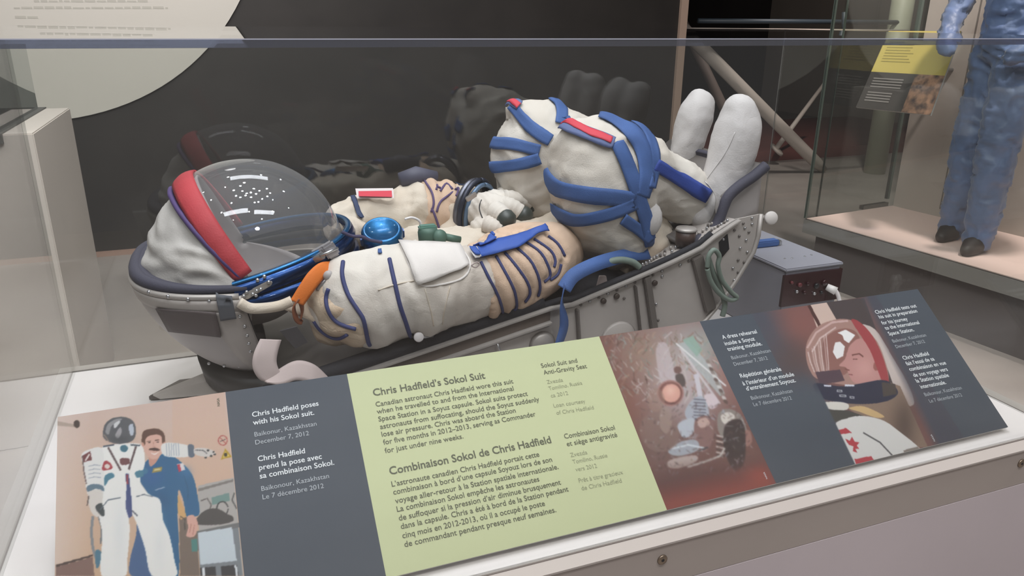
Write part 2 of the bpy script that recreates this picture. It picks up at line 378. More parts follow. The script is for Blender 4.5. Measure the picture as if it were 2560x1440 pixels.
pane('glass_pane', (XR-TH, YF+TH+.001, ZD), (XR, YB-TH-.001, ZT-.009), G_PANE)['label'] = 'right glass pane'
top = pane('glass_top', (XL, YF, ZT-.009), (XR, YB, ZT), glass('top_acrylic', (.9, .92, .95), .05))
# polished edges of the top sheet
MB().box((XL, YF-.0012, ZT-.009), (XR, YF-.0002, ZT)).build('polished_edge', glass('edge_acrylic', (.50, .55, .68), .10, haze=.05), dc)
MB().box((XL, YF-.0014, ZT-.0008), (XR, YF-.0004, ZT+.0004)).build('edge_highlight', mat('edge_pale', 'a9adbd', .3), dc)
MB().box((XR-.0005, YB-.001, ZD), (XR+.0008, YB+.001, ZT)).build('corner_seam', mat('seam', '7a7876', .4), dc)
def screw(p):
    s = MB().disc(p, (0, -1, 0), .009, .003, 20).build('screw', mat('screw_brass', '8d7f70', .35, metal=.8), dc, True)
    MB().disc(Vector(p)+Vector((0, -.003, 0)), (0, -1, 0), .003, .0006, 6).build('socket', M_BLACK, s)
for x in (-.23, .602, 1.433): screw((x, .866, .717))

# ------------------------------------------------------------------ equipment box in the case
bx = empty('equipment_box', (1.41, 1.64, ZD), 'grey metal box with a dark red connector panel standing at the foot of the seat', 'box')
BX0, BX1, BY0, BY1, BZ = 1.312, 1.5, 1.465, 1.82, .954
MB().box((BX0+.004, BY0+.006, ZD), (BX1-.004, BY1, BZ-.008)).build('housing', M_BOX, bx, bevel=.003)
MB().box((BX0, BY0, BZ-.009), (BX1, BY1+.003, BZ)).build('lid', M_BOX, bx, bevel=.003)
q0 = at(1962, 690, BY0); q1 = at(2092, 742, BY0)
MB().box((q0.x, BY0-.001, q1.z-.006), (q1.x+.004, BY0+.0075, q0.z)).build('connector_panel', M_BOXD, bx)
random.seed(5)
for (u, v, r) in [(1978, 706, 4), (1998, 712, 6), (2018, 708, 5), (2040, 714, 7), (1990, 728, 4), (2010, 730, 5), (2034, 733, 4), (2060, 706, 8), (2075, 722, 7), (2052, 730, 4)]:
    p = at(u, v, BY0-.001); MB().disc(p, (0, -1, 0), r*mpp(p), .006, 12).build('socket', random.choice([M_BOXD, M_STEEL, mat('socket_red', '5a262a', .4), M_BLACK]), bx, True)
for (u, v) in [(1962, 647), (1980, 646), (2012, 641), (2028, 638)]:
    p = atz(u, v, BZ); MB().disc(p, (0, 0, 1), .003, .0015, 10).build('screw', M_STEEL, bx, True)
cb = empty('plug_cable', (q1.x, BY0, .9), 'white plug and cable hanging from the red connector panel', 'cable')
p = at(2082, 722, BY0-.012)
MB().tube(path([p, at(2090, 728, BY0-.02), at(2097, 745, BY0-.025), at(2101, 775, BY0-.03), at(2104, 830, BY0-.03), atz(2110, 900, ZD+.006)]), .0055, 10).build('cable', M_WHITE, cb, True)
MB().tube([p+Vector((-.012, .01, .004)), at(2090, 728, BY0-.02)], [.009, .011], 12).build('plug', mat('plug_white', 'd5d1cd', .4), cb, True)
bs = atz(1885, 618, BZ); be = atz(1950, 616, BZ)
bl = empty('blue_strap_bundle', ((bs+be)/2), 'folded blue strap with steel tip lying on the grey box', 'strap')
MB().box((bs.x-.02, bs.y-.015, BZ), (be.x, bs.y+.012, BZ+.018)).build('webbing', M_BLUE, bl, bevel=.003)
MB().box((be.x, bs.y-.012, BZ+.001), (be.x+.012, bs.y+.010, BZ+.014)).build('steel_tip', M_STEEL, bl, bevel=.002)

# ================================================================== far display case with a mannequin in a blue suit
A = Vector((3.331, 3.626, .4)); ex = Vector((math.cos(.115), math.sin(.115), 0)); ey = Vector((.113, -.994, 0)); ez = Vector((0, 0, 1))
fc = empty('far_case', (4.2, 2.9, 0), 'glass case on a low base holding the blue suit', 'display case')
def fbox(a0, a1, b0, b1, z0, z1, nm, m):
    v = [A+ex*a+ey*b+ez*(z-.4) for z in (z0, z1) for a, b in ((a0, b0), (a1, b0), (a1, b1), (a0, b1))]
    return MB().add(v, [(3,2,1,0),(4,5,6,7),(0,1,5,4),(1,2,6,5),(2,3,7,6),(3,0,4,7)]).build(nm, m, fc)
fbox(0, 1.9, 0, 2.6, .31, .392, 'base', mat('far_base', '6f6e6a', .5))
fbox(.006, 1.9, .006, 2.6, .392, .396, 'seal', mat('seal_dark', '4a4440', .5))
fbox(.012, 1.9, .012, 2.6, .396, .4, 'deck', mat('pink_deck', 'f0d2c9', .5))
fbox(.06, 1.85, .06, 2.5, 0, .31, 'recess', mat('recess_dark', '4e4948', .7))
for args in [(0, .01, 0, 2.6, .4, 2.6, 'glass_pane', G_FAR), (.01, .95, 0, .01, .4, 2.6, 'glass_pane', G_FAR), (.0, .013, -.003, .012, .4, 2.6, 'glass_edge', mat('edge_green', '4f5b54', .3)), (.10, .106, .0, .01, .4, 2.6, 'glass_edge', mat('edge_green', '4f5b54', .3)),
             (.74, .76, -.01, .012, .45, 2.6, 'glass_edge', mat('edge_green', '4f5b54', .3)), (.52, .76, -.02, .012, .4, .425, 'clamp', mat('clamp_dark', '57544f', .4))]: fbox(*args)
fbox(.80, .86, .02, 2.55, .4, 2.6, 'partition', mat('partition_beige', 'aca098', .7))
fbox(.796, .80, .34, .346, .45, 1.7, 'panel_joint', mat('joint_dark', '6a625d', .7))
# mannequin: legs, torso, arms in crinkled blue fabric
mq = empty('blue_suit_mannequin', (3.76, 2.85, .4), 'mannequin in a crinkled light blue suit standing in the far glass case', 'mannequin')
fL = atz(2390, 600, .42); fR = atz(2450, 622, .42)
def body_lumps(segs, n=14):
    out = []
    for pts in segs:
        C = catmull(pts, 5); out.append(MB().tube([Vector(c[:3]) for c in C], [float(c[3]) for c in C], n)); 
        out.append(MB().ball(C[0][:3], C[0][3]*.98, 12)); out.append(MB().ball(C[-1][:3], C[-1][3]*.98, 12))
    return out
hipL = Vector((3.80, 2.93, 1.40)); hipR = Vector((3.74, 2.75, 1.40))
fL = Vector((3.80, 2.98, .46)); fR = Vector((3.70, 2.74, .46))
L1 = [tuple(fL)+(.075,), tuple(fL.lerp(hipL, .25)+Vector((.0, 0, 0)))+(.088,), tuple(fL.lerp(hipL, .5)+Vector((-.02, 0, 0)))+(.098,), tuple(fL.lerp(hipL, .8))+(.115,), tuple(hipL)+(.125,)]
L2 = [tuple(fR)+(.075,), tuple(fR.lerp(hipR, .25))+(.088,), tuple(fR.lerp(hipR, .5)+Vector((-.02, 0, 0)))+(.098,), tuple(fR.lerp(hipR, .8))+(.115,), tuple(hipR)+(.125,)]
me = remesh(body_lumps([L1, L2, [(3.77, 2.84, 1.45, .15), (3.77, 2.84, 1.6, .15), (3.78, 2.84, 1.8, .17), (3.78, 2.84, 1.93, .14)], [(3.78, 2.66, 1.9, .09), (3.77, 2.56, 1.72, .065), (3.68, 2.55, 1.5, .055), (3.55, 2.66, 1.40, .045)], [(3.78, 3.02, 1.9, .09), (3.74, 3.12, 1.72, .065), (3.63, 3.10, 1.52, .055), (3.52, 3.0, 1.42, .045)]]), .014, 5,
            lambda c, n: fold(c, 11, .016, 3, (1, 1, 1.7)))
link('suit_body', me, mat('crinkled_blue', '5b6c92', .5, var=.22, vscale=9, sheen=.2, bump=.5, bscale=60), mq, True)
for f, dx in ((fL, 0), (fR, 0)):
    d = Vector((-.14, -.05, 0))
    sh = remesh([MB().tube([f+Vector((.04, .01, -.01)), f+d*.35+Vector((0, 0, -.018)), f+d*.9+Vector((0, 0, -.03))], [.055, .055, .034], 12), MB().ball(f+d*.9+Vector((0, 0, -.03)), .034, 10), MB().ball(f+Vector((.04, .01, -.01)), .052, 10)], .009, 4)
    for v in sh.vertices: v.co.z = max(v.co.z, .402)
    link('shoe', sh, mat('dark_shoe', '2b2322', .6), mq, True)
MB().ball((3.78, 2.84, 2.2), .12, 16, (1, .85, 1.2)).build('head', mat('mannequin_head', 'b0a79c', .6), mq, True)

# yellow reader sign on a white post
ys = empty('round_column', (6.6, 6.3, 0), 'x', 'column')
pb = atz(2185, 432, .0)
MB().tube([pb, pb+Vector((0, 0, 2.6))], [.11, .11], 20).build('post', mat('post_green', 'a9ab97', .5), ys, True)
setp(ys, 'pale round column standing on the floor behind the far glass case', 'column')
ys = empty('reader_sign', A+ex*.4+ey*.3, 'tilted sign with yellow top and photo inside the far glass case', 'sign')
def ata(u, v, a):
    d = px(u, v); return CAM+d*((A+ex*a-CAM).dot(ex)/d.dot(ex))
s0, s1, s2, s3 = ata(2140, 268, .30), ata(2326, 288, .30), ata(2403, 78, .49), ata(2222, 78, .49)
mid = (s0+s1+s2+s3)/4
MB().tube([mid-ex*-.02, mid+ex*.42], .012, 10).build('bracket', M_STEEL, ys, True)
def quad(a, b, c, d, f0, f1, g0, g1): # sub-rectangle of a tilted sheet
    P = lambda f, g: (a.lerp(b, f)).lerp(d.lerp(c, f), g)
    return [P(f0, g0), P(f1, g0), P(f1, g1), P(f0, g1)]
nrm = (s1-s0).cross(s3-s0).normalized()
MB().prism(quad(s0, s1, s2, s3, 0, 1, 0, 1), nrm*-.012).build('board', M_BOARD, ys)
MB().prism(quad(s0, s1, s2, s3, 0, 1, .47, 1), nrm*.002).build('yellow_field', mat('sign_yellow', 'cdb866', .5), ys)
MB().prism(quad(s0, s1, s2, s3, 0, .63, 0, .47), nrm*.002).build('dark_field', mat('sign_dark', '46413f', .5), ys)
MB().prism(quad(s0, s1, s2, s3, .63, 1, 0, .47), nrm*.002).build('photo', mat('sign_photo', '4e403e', .5, col2='bd8f74', vscale=22), ys)
tm = MB(); random.seed(9)
for g, f0, f1 in [(.93, .08, .35), (.89, .08, .3)]: tm.prism(quad(s0, s1, s2, s3, f0, f1, g, g+.018), nrm*.004)
for k in range(7): tm.prism(quad(s0, s1, s2, s3, .08, random.uniform(.42, .5), .82-.036*k, .832-.036*k), nrm*.003)
setp(tm.build('lettering', mat('sign_ink', 'a39350', .6), ys), kind='stuff')
tm = MB()
for k in range(4): tm.prism(quad(s0, s1, s2, s3, .08, .5, .38-.035*k, .395-.035*k), nrm*.004)
for k in range(4): tm.prism(quad(s0, s1, s2, s3, .08, .42, .20-.035*k, .215-.035*k), nrm*.004)
setp(tm.build('lettering', mat('sign_ink2', '8d8683', .6), ys), kind='stuff')
# ================================================================== information panel
PA = math.radians(37.5); PO = Vector((0, .925, .762)); PEY = Vector((0, math.cos(PA), math.sin(PA))); PN = Vector((0, -math.sin(PA), math.cos(PA)))
S0, S1, T1 = -.275, 1.460, .346
def PP(s, t, h=0): return PO + Vector((s, 0, 0)) + PEY*t + PN*h
def to_st(u, v):
    d = px(u, v); q = CAM + d*((PO-CAM).dot(PN)/d.dot(PN)); return q.x, (q.y-PO.y)/math.cos(PA)
ip = empty('information_panel', (.6, 1.06, ZD), 'long tilted information panel with photos and a green text field in front of the suit', 'panel')
MB().prism([PP(S0, 0, -.001), PP(S1, 0, -.001), PP(S1, T1, -.001), PP(S0, T1, -.001)], PN*-.004).build('board', M_BOARD, ip)
for x in (-.15, .6, 1.35):
    b = PP(x, .30, -.006); MB().prism([b, PP(x, .05, -.006), (x, PP(x, .05).y, ZD+.001), (x, b.y, ZD+.001)], (.006, 0, 0)).build('support', M_STEEL, ip)
def field(s0, s1, m, nm, lab=None, h=.0):
    o = MB().prism([PP(s0, 0, h-.001), PP(s1, 0, h-.001), PP(s1, T1, h-.001), PP(s0, T1, h-.001)], PN*.001).build(nm, m, ip)
    if lab: o['label'] = lab
field(-.035, .161, M_PDARK, 'printed_field', 'slate field beside the left photo')
field(.161, .644, M_PGREEN, 'printed_field', 'pale green field with the main text')
field(.872, 1.0, M_PDARK, 'printed_field', 'slate field between the two right photos')
field(1.335, S1, M_PDARK, 'printed_field', 'slate field at the right end')

# --- printed pictures: a colour grid laid on the board
def inside(U, V, poly):
    r = np.zeros(U.shape, bool); n = len(poly)
    for i in range(n):
        x0, y0 = poly[i]; x1, y1 = poly[(i+1) % n]
        if y0 == y1: continue
        c = ((y0 > V) != (y1 > V)) & (U < (x1-x0)*(V-y0)/(y1-y0)+x0); r ^= c
    return r
def rgb(h): return np.array([int(h[i:i+2], 16)/255 for i in (0, 2, 4)])
def sm(poly, n=5):                       # rounded closed outline
    P = [np.array(p, float) for p in poly]; out = []; m = len(P)
    for i in range(m):
        p0, p1, p2, p3 = P[i-1], P[i], P[(i+1) % m], P[(i+2) % m]
        for k in range(n):
            t = k/n; out.append(tuple(.5*((2*p1)+(-p0+p2)*t+(2*p0-5*p1+4*p2-p3)*t*t+(-p0+3*p1-3*p2+p3)*t**3)))
    return out
def ell(cx, cy, a, b, ang=0, n=24):
    c, s = math.cos(ang), math.sin(ang)
    return [(cx+a*math.cos(t)*c-b*math.sin(t)*s, cy+a*math.cos(t)*s+b*math.sin(t)*c) for t in [2*math.pi*i/n for i in range(n)]]
def line(pts, w):
    L = []; Rr = []; P = [np.array(p, float) for p in pts]
    for i, p in enumerate(P):
        t = P[min(i+1, len(P)-1)]-P[max(i-1, 0)]; t /= (np.linalg.norm(t)+1e-9); n = np.array((-t[1], t[0]))*w/2
        L.append(tuple(p+n)); Rr.append(tuple(p-n))
    return L+Rr[::-1]
def picture(s0, s1, nx, ny, painter, name, label, t0=0, soft=2):
    s = np.linspace(s0, s1, nx); t = np.linspace(t0, T1, ny); S, T = np.meshgrid(s, t)
    X = S; Y = PO.y+T*math.cos(PA); Z = PO.z+T*math.sin(PA)
    qx, qy, qz = X-CAM.x, Y-CAM.y, Z-CAM.z
    dz = qx*FWD.x+qy*FWD.y+qz*FWD.z
    U = 1280+F_PX*(qx*RGT.x+qy*RGT.y+qz*RGT.z)/dz; V = 720-F_PX*(qx*UPV.x+qy*UPV.y+qz*UPV.z)/dz
    img = painter(U, V)
    for _ in range(soft):                # soft print
        k = img.copy(); k[1:-1, 1:-1] = (img[1:-1, 1:-1]*4+img[:-2, 1:-1]+img[2:, 1:-1]+img[1:-1, :-2]+img[1:-1, 2:])/8; img = k
    img = np.clip(img, 0, 1); L_ = .68*np.where(img <= .04045, img/12.92, ((img+.055)/1.055)**2.4)
    co = np.stack([X, Y, Z], -1).reshape(-1, 3)
    idx = np.arange(nx*ny).reshape(ny, nx)
    q = np.stack([idx[:-1, :-1], idx[:-1, 1:], idx[1:, 1:], idx[1:, :-1]], -1).reshape(-1, 4)
    me = bpy.data.meshes.new(name); me.vertices.add(nx*ny); me.vertices.foreach_set('co', co.ravel())
    me.loops.add(q.size); me.loops.foreach_set('vertex_index', q.ravel()); me.polygons.add(len(q))
    me.polygons.foreach_set('loop_start', np.arange(0, q.size, 4)); me.polygons.foreach_set('loop_total', np.full(len(q), 4)); me.update()
    ca = me.color_attributes.new('print', 'FLOAT_COLOR', 'POINT')
    ca.data.foreach_set('color', np.concatenate([L_.reshape(-1, 3), np.ones((nx*ny, 1))], 1).ravel().astype(np.float32))
    m = bpy.data.materials.get('photo_print')
    if not m:
        m = bpy.data.materials.new('photo_print'); m.use_nodes = True; b = m.node_tree.nodes['Principled BSDF']; b.inputs['Roughness'].default_value = .6; b.inputs['Specular IOR Level'].default_value = .25
        a = m.node_tree.nodes.new('ShaderNodeAttribute'); a.attribute_name = 'print'; m.node_tree.links.new(a.outputs['Color'], b.inputs['Base Color'])
    o = link(name, me, m, ip); o['label'] = label; return o
class Pic:
    def __init__(s, U, V, base): s.U, s.V = U, V; s.I = np.ones(U.shape+(3,))*rgb(base); s.rs = np.random.RandomState(4)
    def p(s, poly, col, a=1.0):
        m = inside(s.U, s.V, poly); s.I[m] = s.I[m]*(1-a)+rgb(col)*a; return s
    def grad(s, f, col): f = np.clip(f, 0, 1)[..., None]; s.I = s.I*(1-f)+rgb(col)*f; return s
    def blob(s, cx, cy, r, col, a=.6, ry=None):
        d = ((s.U-cx)/r)**2+((s.V-cy)/(ry or r))**2; return s.grad(a*np.exp(-d), col)

def paint_left(U, V):                    # man in a blue flight suit beside a white pressure suit
    P = Pic(U, V, 'c9b0a4'); P.grad((V-1040)/420, 'c3a184'); P.grad((240-U)/140, 'd5c3ba')
    P.p([(430, 990), (434, 1440), (600, 1440), (560, 980)], 'cfa88f', .35)
    P.p([(495, 1214), (585, 1194), (610, 1440), (500, 1440)], 'a9a4a0'); P.p([(495, 1222), (583, 1198), (583, 1204), (495, 1229)], '7c7672')
    P.p([(140, 1418), (232, 1392), (236, 1440), (140, 1440)], '7e625a'); P.p([(140, 1412), (232, 1386), (232, 1391), (140, 1418)], '4d3d38')
    P.p([(140, 1052), (192, 1062), (190, 1068), (140, 1064)], 'ad9c90'); P.p(ell(192, 1060, 8, 10), '463934')
    # equipment at right
    P.p([(528, 1244), (572, 1232), (574, 1252), (530, 1262)], '6f8b86'); P.p(line(ell(556, 1272, 14, 18), 3), '3a3a3a')
    P.p(line([(502, 1252), (518, 1246), (528, 1262), (520, 1290)], 3), '5a5552'); P.p(line([(586, 1232), (580, 1250), (592, 1272)], 3), '4a4a4a')
    P.p(sm([(490, 1310), (498, 1288), (520, 1273), (545, 1272), (566, 1284), (582, 1292), (580, 1304), (540, 1312)]), '4c4846')
    P.p([(488, 1328), (600, 1306), (602, 1318), (492, 1342)], '6e6e6e'); P.p([(492, 1340), (596, 1318), (606, 1440), (502, 1440)], '7b8085')
    P.p([(494, 1332), (580, 1318), (592, 1402), (500, 1412)], 'c2cbd2'); P.p([(500, 1420), (538, 1416), (540, 1440), (502, 1440)], '38383a'); P.p([(552, 1416), (592, 1412), (596, 1440), (554, 1440)], '38383a')
    P.p([(505, 1420), (512, 1419), (514, 1440), (507, 1440)], 'd8dce0'); P.p([(586, 1414), (591, 1413), (595, 1440), (590, 1440)], 'd8dce0')
    P.p([(448, 1290), (490, 1295), (500, 1440), (450, 1440)], '75665c'); P.p([(478, 1350), (492, 1346), (494, 1378), (480, 1380)], '4e7f7a')
    P.p([(446, 1235), (468, 1290), (452, 1300), (440, 1270)], 'c99f6c')
    P.p(line([(450, 1290), (462, 1298), (462, 1325)], 3), '4b4642')
    # round sign and triangle sign
    P.p(line(ell(557, 1101, 11, 12)+[(568, 1101)], 2.4), 'a8524e'); P.p(line([(549, 1093), (565, 1109)], 2.2), 'a8524e'); P.p(line([(550, 1104), (564, 1098)], 1.8), '4b3c3c')
    P.p([(552, 1149), (563, 1121), (580, 1142)], 'b08f25'); P.p([(557, 1144), (563, 1128), (574, 1140)], 'd9c26a'); P.p(ell(564, 1137, 4, 5), '3c3420')
    # hoses hanging at left
    P.p(line([(232, 1290), (228, 1330), (232, 1370), (240, 1395)], 7), '7f8286'); P.p(line([(246, 1290), (254, 1320), (252, 1360)], 4), '6f7276'); P.p(sm([(238, 1380), (246, 1374), (254, 1384), (248, 1415), (240, 1418)]), '4b7286')
    # man: legs, torso, arm
    P.p(sm([(345, 1290), (372, 1300), (400, 1380), (408, 1440), (330, 1440), (325, 1400), (340, 1340)]), '435e86')
    P.p(sm([(360, 1160), (378, 1146), (392, 1150), (405, 1134), (430, 1140), (456, 1158), (482, 1190), (494, 1240), (498, 1285), (478, 1292), (466, 1290), (458, 1250), (446, 1225), (444, 1290), (446, 1440), (404, 1440), (400, 1330), (372, 1240), (350, 1200)]), '2d5f86')
    P.blob(380, 1190, 26, '3a5a94', .5); P.blob(400, 1250, 22, '2a4e74', .5); P.p(line([(458, 1185), (470, 1220), (470, 1250)], 2), '23506f'); P.blob(465, 1180, 14, '3f74a0', .5)
    P.p([(442, 1161), (458, 1158), (463, 1174), (447, 1180)], 'd4cdd0'); P.p([(442, 1161), (449, 1160), (454, 1178), (447, 1180)], 'b33c50')
    P.p([(383, 1170), (406, 1167), (404, 1178), (380, 1182)], '96854e'); P.p([(386, 1173), (402, 1171), (401, 1174), (385, 1177)], 'cdbf8c'); P.p(ell(362, 1178, 8, 8), '3f6f90'); P.p(line([(388, 1226), (398, 1222), (412, 1218)], 3), '8b9cb4')
    P.p(sm([(468, 1292), (484, 1288), (494, 1305), (492, 1328), (484, 1342), (466, 1340), (470, 1320)]), 'd0a193'); P.p(line([(478, 1310), (474, 1332)], 1.5), 'a06f62'); P.p(line([(486, 1312), (482, 1338)], 1.5), 'a06f62')
    # head
    P.p(sm([(374, 1130), (392, 1128), (400, 1138), (388, 1158), (374, 1165)]), 'c08f80')
    P.p(sm([(357, 1086), (364, 1076), (386, 1072), (404, 1078), (410, 1098), (409, 1122), (400, 1140), (386, 1148), (370, 1142), (360, 1122)]), 'cfa596')
    P.blob(398, 1112, 8, 'dcb4a4', .5, 16)
    P.p(sm([(355, 1108), (355, 1088), (362, 1076), (384, 1071), (402, 1075), (412, 1090), (411, 1112), (406, 1108), (404, 1092), (392, 1086), (372, 1090), (364, 1098), (362, 1114)]), '5c4034')
    P.p(line([(367, 1104), (378, 1102)], 2.4), '5a4038'); P.p(line([(388, 1101), (399, 1100)], 2.4), '5a4038'); P.p(line([(383, 1104), (383, 1115), (388, 1117)], 1.5), 'a97b6e')
    P.p(ell(373, 1106, 3, 1.4), '3d2d2a'); P.p(ell(394, 1105, 3, 1.4), '3d2d2a'); P.p(sm([(372, 1124), (382, 1119), (394, 1121), (400, 1126), (386, 1127)]), '4e3630'); P.p(sm([(376, 1131), (386, 1134), (397, 1130), (386, 1137)]), 'eadfd9'); P.p(ell(357, 1112, 3, 6), 'c59383'); P.p(ell(411, 1110, 3, 6), 'c59383')
    # white suit
    P.p(sm([(408, 1108), (470, 1114), (478, 1140), (412, 1140)]), 'd8d6d3')
    for x in range(416, 452, 6): P.p(line([(x, 1108), (x+1, 1140)], 1.6), '8f99a8')
    P.p(sm([(470, 1113), (484, 1114), (486, 1140), (472, 1141)]), '5c6674'); P.p(sm([(486, 1122), (510, 1120), (532, 1126), (538, 1134), (520, 1142), (500, 1140), (486, 1134)]), 'c9c2bd')
    for x, y in ((520, 1126), (534, 1130), (528, 1140), (514, 1144), (537, 1136)): P.p(ell(x, y, 3, 2.4), '3a3a3a')
    P.p(line([(488, 1125), (508, 1126), (518, 1134)], 2), '4b4b50')
    P.p(sm([(254, 1122), (275, 1112), (330, 1108), (356, 1116), (362, 1160), (350, 1200), (372, 1235), (400, 1250), (408, 1300), (424, 1340), (436, 1400), (440, 1440), (380, 1440), (362, 1370), (338, 1300), (322, 1280), (324, 1330), (318, 1400), (312, 1440), (254, 1440), (256, 1340), (248, 1290), (256, 1250), (252, 1190)]), 'e2e0dd')
    P.p(sm([(204, 1136), (222, 1124), (254, 1120), (260, 1160), (258, 1210), (256, 1240), (224, 1246), (212, 1200), (206, 1160)]), 'dad8d6')
    P.p([(204, 1140), (226, 1128), (230, 1150), (208, 1156)], '6e3d3f'); P.p([(212, 1150), (222, 1134), (226, 1136), (214, 1154)], 'd8d0ca'); P.p(line([(206, 1140), (210, 1180), (216, 1210)], 3), '6b5a58')
    for y in (1166, 1176, 1186, 1196): P.p(line([(222, y), (236, y-4), (252, y-2)], 1.6), '8a93a0')
    P.p(sm([(218, 1216), (236, 1210), (256, 1214), (260, 1228), (240, 1222), (220, 1230)]), '5f7484')
    P.p(sm([(220, 1232), (240, 1224), (256, 1228), (256, 1262), (260, 1280), (246, 1292), (232, 1286), (222, 1262)]), 'cfc8c2'); P.p(line([(222, 1240), (218, 1264)], 3), '5a4e4c'); P.p(sm([(238, 1268), (254, 1258), (262, 1284), (254, 1290)]), '3f4648')
    P.p(line([(270, 1118), (302, 1176)], 5), '5b4a4c'); P.p(line([(340, 1116), (322, 1174)], 5), '5b4a4c'); P.p(line([(258, 1116), (286, 1112)], 4), '4c5560'); P.p(line([(326, 1112), (350, 1114)], 4), '4c5560')
    P.p(sm([(300, 1148), (312, 1145), (324, 1148), (322, 1160), (303, 1162)]), '6d4446'); P.p(sm([(256, 1175), (262, 1152), (276, 1158), (280, 1172)]), 'a14048'); P.p(ell(268, 1166, 7, 6), 'd7c9c2')
    P.p(sm([(262, 1190), (280, 1182), (286, 1192), (272, 1200), (262, 1215)]), '4a7a8e'); P.p(sm([(338, 1180), (356, 1176), (358, 1190), (342, 1194)]), '4a7a8e'); P.p(ell(310, 1121, 10, 9), '3e6b7c')
    P.p([(314, 1184), (322, 1184), (328, 1240), (330, 1290), (322, 1296), (314, 1270), (316, 1220)], '3f4a78'); P.p([(315, 1186), (321, 1186), (322, 1210), (316, 1210)], '8c3c48')
    P.p(line([(250, 1275), (270, 1250), (302, 1244)], 2.4), '5b6570'); P.p(line([(340, 1242), (360, 1236), (382, 1242)], 2.4), '5b6570'); P.p(line([(330, 1276), (344, 1290)], 3), '4a4e5a')
    P.blob(300, 1330, 16, 'c9ccd0', .35, 80); P.blob(400, 1360, 14, 'c9ccd0', .3, 60)
    # helmet
    P.p(sm([(257, 1085), (262, 1062), (280, 1046), (306, 1042), (330, 1050), (340, 1072), (336, 1096), (322, 1106), (296, 1110), (272, 1104), (260, 1096)]), '55565a')
    P.p(sm([(264, 1080), (270, 1060), (290, 1048), (306, 1048), (280, 1064), (272, 1086)]), '8d8c8e'); P.p(sm([(284, 1062), (296, 1052), (300, 1056), (288, 1070)]), 'c9c8ca'); P.p(sm([(322, 1066), (332, 1060), (334, 1084), (326, 1088)]), 'b4bac6'); P.p(sm([(288, 1088), (300, 1068), (304, 1080), (296, 1096)]), '9a979a')
    P.blob(300, 1098, 24, '3b3c40', .5, 8); P.p(line([(259, 1086), (264, 1092), (272, 1104)], 3), '8b7a70')
    P.I += P.rs.normal(0, .006, P.I.shape); return P.I
picture(S0, -.035, 270, 390, paint_left, 'photo_print', 'photo of a man in a blue flight suit beside a white pressure suit')

